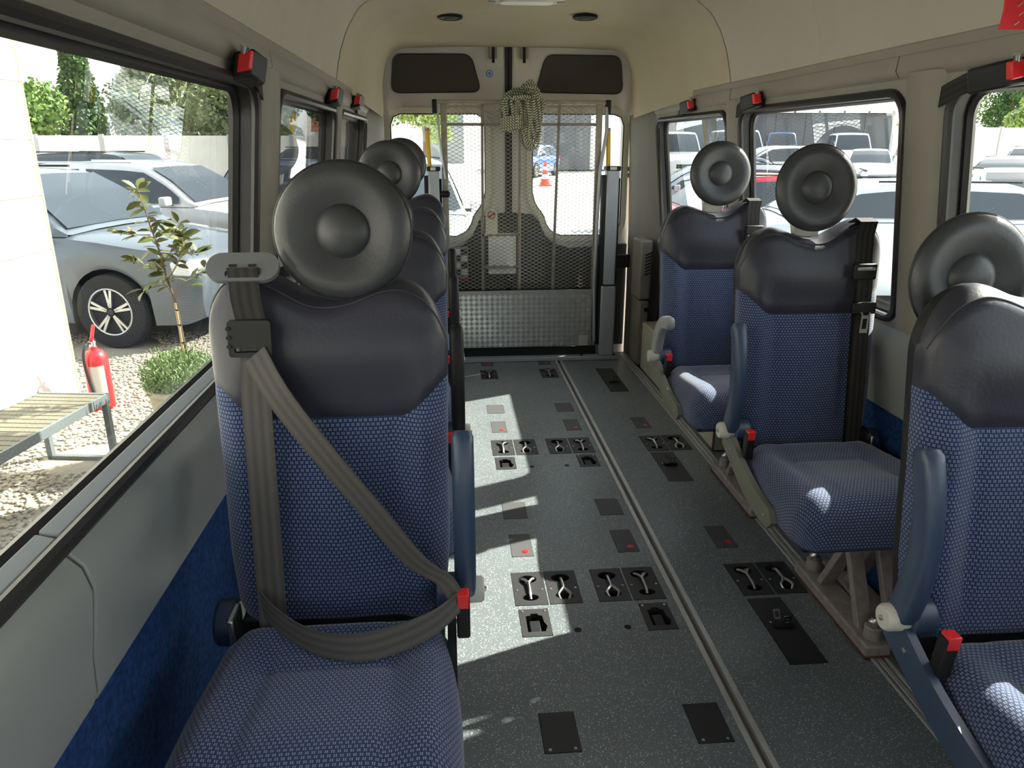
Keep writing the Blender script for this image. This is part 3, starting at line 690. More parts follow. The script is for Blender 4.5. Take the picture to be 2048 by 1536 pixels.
def cushion(k, n=44, m=34):
    rows = []; uvs = []; vacc = 0; prev = None
    Lc = .46
    for j in range(m+1):
        t = j/m; y = .0-Lc*t                               # from back to front
        hw = interp(t, [(0, .165), (.04, .19), (.12, .208), (.5, .220), (.85, .222), (.95, .212), (1, .19)])
        nose = math.sqrt(max(0, 1-max(0, (t-.84)/.16)**2)); tail = math.sqrt(max(0, 1-max(0, (.05-t)/.05)**2))
        T = .105*min(nose, tail); row = []
        for i in range(n+1):
            u = math.sin(math.pi/2*(2*i/n-1)); c = abs(u)**(1/.45); d = max(0.0, 1-c*c)**.225
            w = abs(u)
            bump = .018*math.exp(-((w-.80)/.16)**2)*interp(t, [(0, .3), (.3, 1), (.8, 1), (1, .5)])-.007*math.exp(-((w-.5)/.05)**2)*interp(t, [(.05, .2), (.3, 1), (.8, .8), (1, 0)])
            bump += .016*math.exp(-((t-.72)/.2)**2)*(1-w**3)-.010*math.exp(-((t-.25)/.14)**2)*(1-w**3)
            bump -= .005*math.exp(-((t-.30-.0*w)/.018)**2)*(1 if w < .5 else 0)
            row.append((k*u*hw, y-.075, .412+T*d+bump*d*min(nose, tail)+.006*t))
        mid = Vector(row[n//2])
        if prev is not None: vacc += (mid-prev).length
        prev = mid; dd = 0; line = [0]
        for i in range(n): dd += (Vector(row[i+1])-Vector(row[i])).length; line.append(dd)
        rows.append(row); uvs.append([(q-line[n//2], vacc) for q in line])
    b = MB(); b.grid(rows, False, uvs)
    # underside closes the pad
    k0 = len(b.v); under = [[(p[0], p[1], .413) for p in (r[0], r[-1])] for r in rows]
    b.grid(under, False, [[(0, 0), (0, 0)]]*len(under)); return b
HEAD_Z, HEAD_Y = 1.222, .070
def headrest(root, dz=0, dx=0, dy=0):
    c = (dx, HEAD_Y+dz*.1+dy, HEAD_Z+dz); ax = (0, -1, .10)
    disc = MB().lathe([(.0, -.020), (.07, -.022), (.105, -.012), (.1175, .004), (.1185, .014), (.113, .024), (.100, .031), (.084, .0300), (.066, .024), (.051, .0185), (.047, .0170), (.044, .0215), (.036, .0285), (.022, .034), (.0, .036)], 56, c, ax).build('headrest', 'head_leather', root, smooth=60)
    MB().tube([Vector(c)+Vector((.1190*math.cos(t), -.012+.0119*math.sin(t), .1190*math.sin(t)+.001)) for t in np.linspace(0, 2*math.pi, 49)[:-1]], .0022, 6, True).build('seam', 'piping', disc)
    if dy < .1: MB().prism([(-.03, 1.06), (.03, 1.06), (.045, 1.13), (.03, 1.22+dz), (-.03, 1.22+dz), (-.045, 1.13)], [], lambda u, v, t: (u+dx*(v-1.06)/.16, .085+dy*min(1, (v-1.06)/.12)+t+REC*(v-1.06)*.3, v), 0, .022).build('headrest_bracket', 'knob_plastic', root, bevel=.004)
def armrest(root, k, horiz=0.0, col='navy_plastic'):
    x = k*.232
    # folded up beside the backrest
    path = smoothpath([(x, -.055, .545), (x, -.075, .62), (x, -.082, .70), (x, -.070, .79), (x, -.045, .865)] if not horiz else
                      [(x, -.045, .545), (x, -.062, .61), (x, -.095, .67), (x, -.15, .705), (x, -.21, .712)], 5)
    rings = []
    for i, p in enumerate(path):
        t = (path[min(i+1, len(path)-1)]-path[max(i-1, 0)]).normalized(); nn = Vector((0, -t.z, t.y)) if True else None
        g = i/(len(path)-1); a, b_ = .020, .028*(1-.15*g); sc = 1 if 0 < i < len(path)-1 else .72
        rings.append([Vector(p)+Vector((math.copysign(abs(math.cos(q))**.6, math.cos(q))*a*sc, 0, 0))+nn*(math.copysign(abs(math.sin(q))**.6, math.sin(q))*b_*sc) for q in np.linspace(0, 2*math.pi, 17)[:-1]])
    arm = MB().loft(rings).build('armrest', col, root, smooth=55)
    # pivot: grey knob on a dark ring
    MB().lathe([(.030, -.045), (.034, -.04), (.034, .0), (.030, .004)], 24, (k*.222, -.055, .545), (k, 0, 0)).build('pivot_ring', 'navy_plastic', root, bevel=.002)
    kn = MB().lathe([(.0245, 0), (.0255, .004), (.0245, .036), (.021, .041), (.0, .042)], 24, (k*.226, -.055, .545), (k, 0, 0)).build('pivot_knob', 'knob_plastic', root, smooth=50)
    MB().lathe([(.005, 0), (.005, .003), (0, .004)], 10, (k*.268, -.055, .545), (k, 0, 0)).build('knob_screw', 'steel', kn)
def side_frame(root, k, col):
    x = k*(.228 if k < 0 else .203)
    # curved side cover running forward along the cushion
    top = smoothpath([(-.02, .560, 0), (-.08, .535, 0), (-.17, .492, 0), (-.28, .460, 0), (-.37, .448, 0)], 5); bot = smoothpath([(-.02, .490, 0), (-.10, .455, 0), (-.20, .415, 0), (-.30, .395, 0), (-.37, .392, 0)], 5)
    out = [(p.x, p.y) for p in top]+[(-.395, .42)]+[(p.x, p.y) for p in bot[::-1]]
    MB().prism(out, [], lambda u, v, t: (x+k*t, u, v), -.006, .010).build('side_cover', col, root, bevel=.004)
    for y_, z_ in ((-.09, .50), (-.35, .422)): MB().lathe([(.005, 0), (.005, .003), (.002, .004)], 10, (x+k*.010, y_, z_), (k, 0, 0)).build('cover_screw', 'steel', root)
def buckle(root, k, p=(.212, -.150, .535), lean=.12):
    c = Vector((k*p[0], p[1], p[2]))
    b = MB().obox(c, (.012, 0, 0), (0, .014, 0), (0, -lean*.042, .042)).build('buckle', 'black_plastic', root, bevel=.004)
    MB().obox(c+Vector((0, -lean*.036-.002, .034)), (.0105, 0, 0), (0, .0125, 0), (0, -lean*.016, .014)).build('release_button', 'red_plastic', b, bevel=.002)
def base_frame(root, k):
    # seat pan, crossing legs, floor shoe on the outer track with two clamping studs
    MB().box(-.20, .20, -.50, -.08, .392, .416).build('seat_pan', 'black_plastic', root, bevel=.006)
    MB().box(-.19, .19, -.05, .02, .40, .50).build('hinge_bar', 'black_plastic', root, bevel=.008)
    for sx, col in ((-1, 'mauve_paint'), (1, 'mauve_paint')):
        X = -k*(.105 if sx > 0 else .195)
        sh = MB().box(X-.042, X+.042, -.42, .02, .0045, .040).build('floor_shoe', 'mauve_paint', root, bevel=.006)
        MB().box(X-.044, X+.044, -.422, .022, .0045, .010).build('shoe_edge', 'rust', root)
        for y_ in (-.375, -.025):
            MB().lathe([(.024, 0), (.024, .035), (.021, .038)], 20, (X, y_, .038)).build('stud', 'mauve_paint', sh)
            MB().lathe([(.017, 0), (.017, .012), (.012, .016), (.009, .026), (0, .028)], 14, (X, y_, .076)).build('bolt', 'steel', sh)
        for ya, yb in ((-.33, -.14), (-.10, -.30)):
            a, b_ = Vector((X, ya, .035)), Vector((X*.98, yb, .40)); d = (b_-a)*.5
            MB().obox((a+b_)/2, (.022, 0, 0), Vector((0, d.z, -d.y)).normalized()*.012, d).build('leg', 'mauve_paint', root, bevel=.003)
def belt_guide(root, k):
    # grey plastic guide on the window side of the backrest top
    x = -k*.130
    def pt(u, v, t): return (x+u, .045+v, 1.148+t)
    sh = rrect(-.060, .060, -.028, .028, .026, 7); slot = rrect(-.028, .028, -.020, -.008, .004)[::-1]
    MB().prism(sh, [slot], lambda u, v, t: (x+u, .012+v*.62-t*.7, 1.148+.75*v+t*.6), 0, .010).build('belt_guide', 'guide_plastic', root, bevel=.003)
    for u in (-.016, .016): MB().box(x+u-.006, x+u+.006, .004, .010, 1.1535, 1.1575).build('guide_notch', 'slot', root)
def y_front(z, w=0.0): return REC*(z-ZB)-.082-w
def stowed_belt(root, k, tongue_z=.86):
    x = -k*.128
    path = [((x, .05, 1.135), (1, 0, 0)), ((x, .012, 1.150), (1, 0, 0)), ((x, -.018, 1.143), (1, 0, 0))]
    for z in (1.10, 1.03, .95, .87, .78, .69, .60, .52): path.append(((x-k*.006*(1.1-z), y_front(z)-.004, z), (1, .0, 0)))
    path.append(((x-k*.02, -.05, .47), (1, .2, 0)))
    MB().ribbon(path, .050, .0016).build('belt_webbing', 'webbing_dark', root, smooth=60)
    # second layer with adjuster and hanging tongue
    path = [((x-k*.004, y_front(z)-.012, z), (1, 0, 0)) for z in (1.02, .94, .86, .78, .68, .58, .50)]
    MB().ribbon(path, .046, .0016).build('belt_webbing', 'webbing', root, smooth=60).data.materials[0] = MATS['webbing_dark']
    ad = MB().box(x-.034, x+.034, y_front(1.005)-.022, y_front(1.005)-.004, .982, 1.028).build('belt_adjuster', 'black_plastic', root, bevel=.005)
    MB().box(x-.026, x+.026, y_front(1.005)-.026, y_front(1.005)-.020, 1.010, 1.018).build('adjuster_bar', 'grey_plastic', ad, bevel=.001)
    tz = tongue_z; yt = y_front(tz)-.019
    tb = MB().box(x-.036, x+.034, yt-.008, yt+.010, tz+.028, tz+.062).build('tongue_grip', 'black_plastic', root, bevel=.005)
    MB().prism([(-.017, .034), (-.012, .028), (-.012, -.026), (.012, -.026), (.012, .028), (.017, .034), (.009, .034), (.007, .026), (-.007, .026), (-.009, .034)], [rrect(-.0065, .0065, -.014, .016, .001, 2)[::-1]], lambda u, v, t: (x+.003+u, yt-.010+t, tz+v), 0, .002).build('belt_tongue', 'chrome', tb)
    MB().lathe([(.030, -.02), (.034, -.016), (.034, .016), (.030, .02)], 20, (x-k*.055, -.03, .50), (1, 0, 0)).build('belt_reel', 'black_plastic', root, bevel=.003)
    MB().lathe([(.020, 0), (.020, .004), (0, .005)], 18, (x-k*.030, -.062, .50), (0, -1, 0)).build('reel_cap', 'chrome', root)
def seam_line(root, k):
    # piping round the edge of the leather head section
    pts = []
    for u in np.linspace(-.985, .985, 60):
        z = top_z(u)-.016; pts.append(back_pt(u, z, top_z(u), k)[0])
    MB().tube(pts, .0022, 6).build('piping', 'piping', root)
def build_seat(k, label, loc, group, belt='stowed', arm_h=0, dz=0, dx=0, dy=0, arm_col='navy_plastic', cover='black_plastic', tongue=.86):
    root = thing('passenger_seat', label, 'seat', loc, group=group)
    pad_back(lambda u: ZB, seam_z, k, n=44, m=26).build('back_cushion', 'fabric', root, smooth=75)
    pad_back(seam_z, top_z, k, n=44, m=22).build('shoulder_panel', 'leather', root, smooth=75)
    pad_back(lambda u: ZB, top_z, k, front=False, n=30, m=30).build('back_shell', 'black_plastic', root, smooth=60)
    seam_line(root, k)
    cushion(k).build('seat_cushion', 'fabric', root, smooth=75)
    headrest(root, dz, dx, dy); armrest(root, k, arm_h, arm_col); side_frame(root, k, cover); base_frame(root, k)
    if belt != 'stowed': belt_guide(root, k)
    # window side hinge cover
    MB().lathe([(.040, -.02), (.045, -.014), (.045, .014), (.040, .02)], 24, (-k*.222, -.02, .475), (1, 0, 0)).build('hinge_cover', 'navy_plastic', root, bevel=.002)
    MB().box(-k*.200-.006, -k*.200+.006, -.085, -.025, .40, .52).build('hinge_plate', 'steel', root, bevel=.003)
    if belt == 'stowed': stowed_belt(root, k, tongue); buckle(root, k)
    else:
        x = -k*.128; gy = lambda z, w=0: y_front(z)-.006-w
        # vertical run from guide to reel, slider, diagonal and lap webbing
        MB().ribbon([((x, .03, 1.146), (1, 0, 0)), ((x, -.006, 1.153), (1, 0, 0)), ((x+k*.002, gy(1.11)-.003, 1.10), (1, 0, 0)), ((x+k*.010, gy(1.05)-.003, 1.05), (1, 0, 0)), ((x+k*.010, gy(1.03)-.003, 1.03), (1, 0, 0))], .050, .0014).build('belt_webbing', 'webbing_dark', root, smooth=60)
        v = [((x+k*(.010 if z > .98 else .006), gy(z), z), (1, 0, 0)) for z in (1.05, .99, .93, .85, .75, .65, .56, .50)]
        MB().ribbon(v, .050, .0014).build('belt_webbing', 'webbing', root, smooth=60)
        sl = MB().prism(rrect(x+k*.006-.036, x+k*.006+.036, 1.006, 1.068, .006), [rrect(x-.02, x+.024, 1.014, 1.022, .002)[::-1]], lambda u, w, t: (u, gy(w, .004)-t+.22*k*0, w), 0, .010).build('belt_slider', 'black_plastic', root, bevel=.003)
        for zz in (1.025, 1.040, 1.055): MB().lathe([(.004, 0), (.004, .002), (0, .002)], 8, (x-k*.028, gy(zz, .015), zz), (0, -1, 0)).build('rivet', 'slot', sl)
        diag = smoothpath([(x+k*.012, gy(1.015, .014), 1.010), (x+k*.048, gy(.945, .020), .940), (x+k*.11, gy(.85, .024), .85), (x+k*.19, gy(.74, .03), .745), (x+k*.27, gy(.64, .042), .645), (x+k*.322, gy(.61, .055), .612), (x+k*.346, gy(.58, .07), .578)], 5)
        n = len(diag); MB().ribbon([(p, Vector((.70+.2*(i/n), -.25*math.sin(3*i/n), .55*k-.2*k*(i/n)))) for i, p in enumerate(diag)], [.047-.022*max(0, (i/n-.55)/.45) for i in range(n)], .0014).build('shoulder_webbing', 'webbing', root, smooth=60)
        lap = smoothpath([(x-k*.005, -.100, .565), (x+k*.03, -.135, .552), (x+k*.09, -.175, .538), (x+k*.16, -.195, .533), (x+k*.23, -.190, .540), (x+k*.30, -.170, .556), (x+k*.347, -.150, .583)], 5)
        n = len(lap); MB().ribbon([(p, Vector((-.35+.5*abs(i/n-.4), .30, .9))) for i, p in enumerate(lap)], [.050-.016*max(0, (i/n-.6)/.4) for i in range(n)], .0014).build('lap_webbing', 'webbing', root, smooth=60)
        buckle(root, k, (.226, -.140, .550), .0)
    return root
XL, XR = -.607, .640
build_seat(1, 'nearest seat on the left with grey belt fastened across it', (XL, 1.275, 0), 'seats of the left row', belt='worn', dx=.034, dz=-.018)
for i, (y, w) in enumerate(((2.085, 'second'), (2.875, 'third'), (3.665, 'last'))):
    build_seat(1, '%s seat of the left row, mostly hidden behind the belted seat' % w, (XL, y, 0), 'seats of the left row', dz=(-.075, .02, .035)[i], arm_col='black_plastic')
build_seat(-1, 'nearest seat on the right cut by the photo edge, with grey knobbed armrest', (.632, 1.125, 0), 'seats of the right row', dz=-.112, dy=.13, dx=-.05, cover='navy_plastic')
build_seat(-1, 'middle seat of the right row with black belt and silver tongue', (.657, 2.035, 0), 'seats of the right row', cover='olive_plastic', dz=.008)
build_seat(-1, 'rearmost seat of the right row with a curved armrest, by the wheel arch box', (.657, 2.84, 0), 'seats of the right row', arm_h=1, cover='olive_plastic', arm_col='grey_plastic', dz=.018, dx=.01, tongue=.99)
# ------------------------------------------------------------------ outside: ground
G0 = -.62
def gz(y): return G0+.018*max(0.0, y-12)
mat('gravel_ground', (.36, .33, .27), .95, noise=(30, (.30, .27, .22), .2), bump=(45, .8))
mat('paving', (.50, .48, .44), .9, noise=(.8, (.42, .405, .365)))
mat('gravel_stone', (.46, .42, .35), .8, noise=(3.5, (.25, .23, .195), .2))
for nm, x0, x1, y0, y1, mt, lb in (('gravel_yard', -14, -1.15, -8, 16, 'gravel_ground', 'pale gravel yard beside the van on the left'), ('paved_yard', -1.15, 60, -8, 16, 'paving', 'pale paved car park on the right and behind the van'), ('far_yard', -60, 60, 16, 80, 'paving', 'pale open ground far behind the van')):
    yy = [y0, 12, y1] if y0 < 12 < y1 else [y0, y1]
    b = MB(); b.grid([[(x0, y, gz(y)), (x1, y, gz(y))] for y in yy]); o = b.build(nm, mt, smooth=0); tag(o, lb, 'ground'); struct(o)
# loose stones on the gravel
t_ = (1+5**.5)/2
ico_v = np.array([(-1, t_, 0), (1, t_, 0), (-1, -t_, 0), (1, -t_, 0), (0, -1, t_), (0, 1, t_), (0, -1, -t_), (0, 1, -t_), (t_, 0, -1), (t_, 0, 1), (-t_, 0, -1), (-t_, 0, 1)])/1.9
ico_f = np.array([(0, 11, 5), (0, 5, 1), (0, 1, 7), (0, 7, 10), (0, 10, 11), (1, 5, 9), (5, 11, 4), (11, 10, 2), (10, 7, 6), (7, 1, 8), (3, 9, 4), (3, 4, 2), (3, 2, 6), (3, 6, 8), (3, 8, 9), (4, 9, 5), (2, 4, 11), (6, 2, 10), (8, 6, 7), (9, 8, 1)])
N = 15000
px = rng.uniform(-3.42, -1.25, N); py = rng.uniform(2.6, 8.2, N)
px[py > 6.1] = rng.uniform(-4.6, -1.25, int((py > 6.1).sum()))
keep = np.ones(N, bool)
for ox, oy, orr in ((-2.13, 4.72, .17), (-3.12, 5.72, .11), (-3.8, 7.6, .42), (-2.6, 4.65, .06), (-3.03, 4.72, .06), (-2.815, 4.70, .25)): keep &= (px-ox)**2+(py-oy)**2 > orr**2
px, py = px[keep], py[keep]; N = len(px)
sz = rng.uniform(.011, .021, N)[:, None]*rng.uniform(.7, 1.3, (N, 3)); sz[:, 2] *= .6
ang = rng.uniform(0, 6.28, N); ca, sa = np.cos(ang), np.sin(ang)
P = ico_v[None]*sz[:, None, :]; X = P[..., 0]*ca[:, None]-P[..., 1]*sa[:, None]; Y = P[..., 0]*sa[:, None]+P[..., 1]*ca[:, None]
V = np.stack([X+px[:, None], Y+py[:, None], P[..., 2]+G0+.006], -1).reshape(-1, 3)
Fc = (ico_f[None]+12*np.arange(N)[:, None, None]).reshape(-1, 3)
me_ = bpy.data.meshes.new('gravel_stones'); me_.vertices.add(len(V)); me_.vertices.foreach_set('co', V.ravel())
me_.loops.add(Fc.size); me_.loops.foreach_set('vertex_index', Fc.ravel()); me_.polygons.add(len(Fc)); me_.polygons.foreach_set('loop_start', np.arange(0, Fc.size, 3)); me_.update(calc_edges=True)
me_.materials.append(MATS['gravel_stone']); o = bpy.data.objects.new('gravel_stones', me_); C.objects.link(o)
tag(o, 'loose pale pebbles of the gravel yard beside the van', 'gravel', kind='stuff')

# ------------------------------------------------------------------ cars
def paint(n, c, metal=.0): mat(n, c, .28, metal, coat=.6)
paint('paint_silverblue', (.115, .14, .17), .2); paint('paint_white', (.66, .66, .66)); paint('paint_dark', (.035, .04, .05)); paint('paint_blue', (.05, .11, .32))
paint('paint_silver', (.50, .54, .60), .3); paint('paint_red', (.55, .02, .05)); paint('paint_steel', (.14, .18, .26), .2)
mat('car_glass', (.02, .03, .04), .06, spec=.8); mat('tyre', (.018, .018, .018), .85); mat('rim_black', (.02, .02, .022), .35); mat('rim_face', (.62, .62, .62), .3, .9)
mat('lamp_glass', (.75, .78, .82), .1, spec=.7); mat('tail_red', (.45, .01, .015), .2); mat('beige_seat', (.58, .52, .40), .8)
KIND = dict(
    suv=dict(hood=[(.0, .74), (.02, .90), (.08, 1.00), (.20, 1.08), (.275, 1.115)], belt=1.12, w0=.265, r0=.44, r1=.86, g1=.955, tail=1.10, W=1.92, wr=.375, ax=(.185, .80)),
    hatch=dict(hood=[(.0, .62), (.02, .76), (.10, .86), (.22, .95), (.27, .965)], belt=.96, w0=.255, r0=.45, r1=.86, g1=.97, tail=.95, W=1.78, wr=.315, ax=(.19, .80)),
    sedan=dict(hood=[(.0, .60), (.02, .72), (.10, .84), (.25, .94), (.29, .95)], belt=.95, w0=.28, r0=.45, r1=.72, g1=.86, tail=1.0, W=1.82, wr=.32, ax=(.19, .79)),
    van=dict(hood=[(.0, .80), (.015, .98), (.08, 1.10), (.15, 1.16), (.17, 1.17)], belt=1.16, w0=.155, r0=.28, r1=.965, g1=.99, tail=1.15, W=1.90, wr=.33, ax=(.17, .80)))
def car(label, loc, head, paint_m, kind='hatch', L=4.4, H=1.48, detail=0, group='parked cars'):
    K = KIND[kind]; W = K['W']; hw0 = W/2; wr = K['wr']; belt = K['belt']
    root = thing('parked_car', label, 'car', loc, R(head), group=group)
    X = lambda s: L*(.5-s)                                # s: 0 nose .. 1 tail
    def top(s):
        if s <= K['hood'][-1][0]: return interp(s, K['hood'])
        return interp(s, [(K['hood'][-1][0], K['hood'][-1][1]), (K['g1'], belt), (min(.985, K['g1']+.01), K['tail']), (1, K['tail']-.16)])
    def half(s): return hw0*(1-.16*(abs(s-.5)/.5)**7)*interp(s, [(0, .90), (.05, .97), (.12, 1), (.9, 1), (1, .93)])
    def bottom(s):
        z = interp(s, [(0, .30), (.03, .24), (.12, .24), (.9, .26), (1, .36)])
        for a in K['ax']:
            d = abs(s-a)*L; r = wr*1.16
            if d < r: z = max(z, wr*.98+math.sqrt(r*r-d*d))
        return z
    rings = []; ss = sorted(set(list(np.linspace(0, 1, 61 if detail else 41))+[a+q*wr*1.16/L for a in K['ax'] for q in (-1.001, -.97, -.85, -.6, -.3, 0, .3, .6, .85, .97, 1.001)]))
    for s in ss:
        h, zt, zb = half(s), top(s), bottom(s); sh = max(zb+.05, zt-.10); mid = (zb+sh)/2
        half_pts = [(h*.965, zb), (h*1.0, zb+(sh-zb)*.35), (h*.992, mid+(sh-mid)*.55), (h*.975, sh), (h*.93, zt-.03), (h*.84, zt-.004), (h*.5, zt+.012), (0, zt+.02)]
        rings.append([(X(s), y, z) for y, z in half_pts]+[(X(s), -y, z) for y, z in half_pts[-2::-1]])
    b = MB(); n = len(rings[0]); k = b.grid(rings); b.cap(k, n); b.cap(k+(len(rings)-1)*n, n, True)
    body = b.build('body', paint_m, root, smooth=38)
    MB().box(X(.95), X(.06), -hw0*.80, hw0*.80, .20, .60).build('underbody', 'tyre', root)
    MB().box(X(.90), X(.10), -hw0*.55, hw0*.55, .55, belt-.1).build('inner_body', 'tyre', root)
    # greenhouse
    zr = H-.035
    def roofz(s): return interp(s, [(K['w0'], belt), (K['w0']*.45+K['r0']*.55, belt+(zr-belt)*.60), (K['r0'], zr-.03), (K['r0']+.07, zr), ((K['r0']+K['r1'])/2, zr+.02), (K['r1']-.03, zr-.01), (K['r1'], zr-.05), (K['g1'], belt)])
    def gy(s, z): return half(s)*(.90-.17*(z-belt)/max(.1, zr-belt))
    def gring(s, off=0.0):
        z = max(roofz(s), belt+.002); y0, y1 = half(s)*.91+off, gy(s, z)
        e = min(.07, (z-belt)*.5)
        hp = [(y0, belt-.02), (y0+(y1-y0)*.5, belt+(z-e-belt)*.5), (y1+.012, z-e), (y1-.05, z-.008+off), (y1*.5, z+.014+off), (0, z+.02+off)]
        return [(X(s), y, q) for y, q in hp]+[(X(s), -y, q) for y, q in hp[-2::-1]]
    gs = np.linspace(K['w0'], K['g1'], 34); b = MB(); k = b.grid([gring(s) for s in gs])
    b.build('roof', paint_m, root, smooth=38)
    # glass
    def side_pt(s, t, sg, off=.006):
        z = roofz(s); zt = z-min(.085, (z-belt)*.45); zz = belt+.03+(zt-belt-.03)*t; y0, y1 = half(s)*.91, gy(s, z)
        f = (zz-belt)/max(.05, z-belt); return (X(s), sg*(y0+(y1-y0)*f+off+.006), zz)
    ws_ = K['r0']; cut = [(K['w0']+.055, .50*(K['r0']+K['r1'])-.012), (.50*(K['r0']+K['r1'])+.012, K['r1']-.015)]
    for sg in (-1, 1):
        for a, c in cut:
            rows = [[side_pt(s, t, sg) for s in np.linspace(a, c, 14)] for t in (0, .33, .66, 1)]
            b = MB(); b.grid(rows); b.build('side_window', 'car_glass', root, smooth=50)
    for nm, a, c in (('windscreen', K['w0']+.012, K['r0']-.012), ('rear_window', K['g1']-.012, K['r1']+.012)):
        rows = []
        for s in np.linspace(a, c, 12):
            z = roofz(s); y1 = gy(s, z)-.055
            rows.append([(X(s)+(.010 if nm == 'windscreen' else -.010), y1*q, z+.012+.014*(1-abs(q))) for q in np.linspace(-1, 1, 9)])
        b = MB(); b.grid(rows); b.build(nm, 'car_glass', root, smooth=60)
    # wheels
    for i, a in enumerate(K['ax']):
        for sg in (-1, 1):
            c = (X(a), sg*(hw0-.11), wr)
            ty = MB().lathe([(wr*.62, -.10), (wr*.90, -.105), (wr*.985, -.09), (wr, -.06), (wr, .06), (wr*.985, .09), (wr*.90, .105), (wr*.64, .10), (wr*.62, .06)], 32, c, (0, sg, 0)).build('wheel', 'tyre', root, smooth=35)
            rm = MB().lathe([(wr*.64, .102), (wr*.60, .09), (wr*.56, .05), (.05, .045), (0, .045)], 28, c, (0, sg, 0), False).build('rim', 'rim_black', ty, smooth=35)
            MB().tube([(c[0]+wr*.62*math.cos(t), c[1]+sg*.100, c[2]+wr*.62*math.sin(t)) for t in np.linspace(0, 2*math.pi, 33)[:-1]], .010, 6, True).build('rim_edge', 'rim_face', ty)
            for q in range(5):
                for e in (-.13, .13):
                    t = R(90+72*q)+e; t2 = R(90+72*q)+e*.35; p0 = Vector((wr*.12*math.cos(t2), 0, wr*.12*math.sin(t2))); p1 = Vector((wr*.61*math.cos(t), 0, wr*.61*math.sin(t)))
                    d = (p1-p0)/2; s_ = Vector((-d.z, 0, d.x)).normalized()*.013
                    MB().obox(Vector(c)+Vector((0, sg*.085, 0))+(p0+p1)/2, d, (0, .012, 0), s_).build('spoke', 'rim_face', ty, bevel=0)
            MB().lathe([(.035, 0), (.032, .01), (0, .012)], 16, (c[0], c[1]+sg*.09, c[2]), (0, sg, 0)).build('hub_cap', 'rim_black', ty)
    # lamps, mirrors, plate, trim
    for sg in (-1, 1):
        zl = K['hood'][1][1]-.10; h = half(.03)
        MB().obox((X(.035), sg*h*.80, zl), (.13, 0, 0), (0, .19, 0), (0, 0, .065)).build('headlamp', 'lamp_glass', root, bevel=.02)
        MB().obox((X(.985), sg*half(.985)*.88, belt-.16), (.05, 0, 0), (0, .10, 0), (0, 0, .13)).build('tail_lamp', 'tail_red', root, bevel=.02)
        sm = K['w0']+.075
        mr = MB().obox((X(sm), sg*(half(sm)+.10), belt+.07), (.055, 0, 0), (0, .095, 0), (0, 0, .065)).build('door_mirror', paint_m, root, bevel=.03, segs=3)
        MB().obox((X(sm)-.02, sg*(half(sm)-.01), belt+.02), (.03, 0, 0), (0, .05, 0), (0, 0, .02)).build('mirror_arm', 'tyre', mr)
        MB().box(X(K['r1']-.02), X(K['r0']+.05), min(sg*gy(.6, zr)*.93, sg*gy(.6, zr)*.93+sg*.02), max(sg*gy(.6, zr)*.93, sg*gy(.6, zr)*.93+sg*.02), zr+.01, zr+.035).build('roof_rail', 'tyre' if detail != 2 else 'paint_silver', root, bevel=.006)
        for s in ([.5*(K['r0']+K['r1'])] if detail else []):
            MB().box(X(s)-.09, X(s)+.03, min(sg*half(s)*.99, sg*(half(s)+.012)), max(sg*half(s)*.99, sg*(half(s)+.012)), belt-.17, belt-.145).build('door_handle', paint_m, root, bevel=.004)
    MB().obox((X(.004), 0, K['hood'][0][1]-.10), (.03, 0, 0), (0, half(.02)*.45, 0), (0, 0, .09)).build('grille', 'tyre', root, bevel=.02)
    MB().obox((X(.0)+.012, 0, .42), (.012, 0, 0), (0, .26, 0), (0, 0, .055)).build('number_plate', 'white_card', root)
    return root
def put(label, x, y, head, p, kind='hatch', L=4.3, H=1.48, detail=0, dz=0): return car(label, (x, y, gz(y)+dz), head, p, kind, L, H, detail)
# heading 0 faces +x
hd = -13.5; hv = Vector((math.cos(R(hd)), math.sin(R(hd)))); nr = Vector((hv.y, -hv.x))   # right-hand side normal
def by_wheel(wx, wy, K, L, W): # centre of car from its right front wheel contact
    off = L*(.5-K['ax'][0]); return Vector((wx, wy))-hv*off-nr*(W/2-.02)
c = by_wheel(-3.76, 7.55, KIND['suv'], 4.75, 1.92)
put('large silver blue SUV nearest the left window, front wheel in view', c.x, c.y, hd, 'paint_silverblue', 'suv', 4.75, 1.74, 1)
c2 = c+Vector((1.55, 3.4)); put('white SUV parked just behind the silver blue SUV', c.x+.15, c.y+3.5, hd, 'paint_white', 'suv', 4.7, 1.72, 2)
c3 = c+Vector((2.6, 6.9)); put('dark SUV behind the white SUV, seen by the left pillar', -7.4, 17.6, hd, 'paint_dark', 'suv', 4.7, 1.72, 1)
c4 = Vector((-4.1, 14.6)); put('steel blue hatchback seen through the middle left window', -3.0, 15.8, -25, 'paint_steel', 'hatch', 4.3, 1.62, 1)
put('dark estate car near the far left fence', -2.9, 20.6, -30, 'paint_dark', 'suv', 4.6, 1.75)
# behind the van
put('pale silver car facing the rear doors of the van', -1.15, 10.6, -82, 'paint_silver', 'suv', 4.6, 1.80, 1)
put('small white and blue car by the dark shed behind the van', 3.7, 37.5, -120, 'paint_blue', 'hatch', 4.1, 1.5)
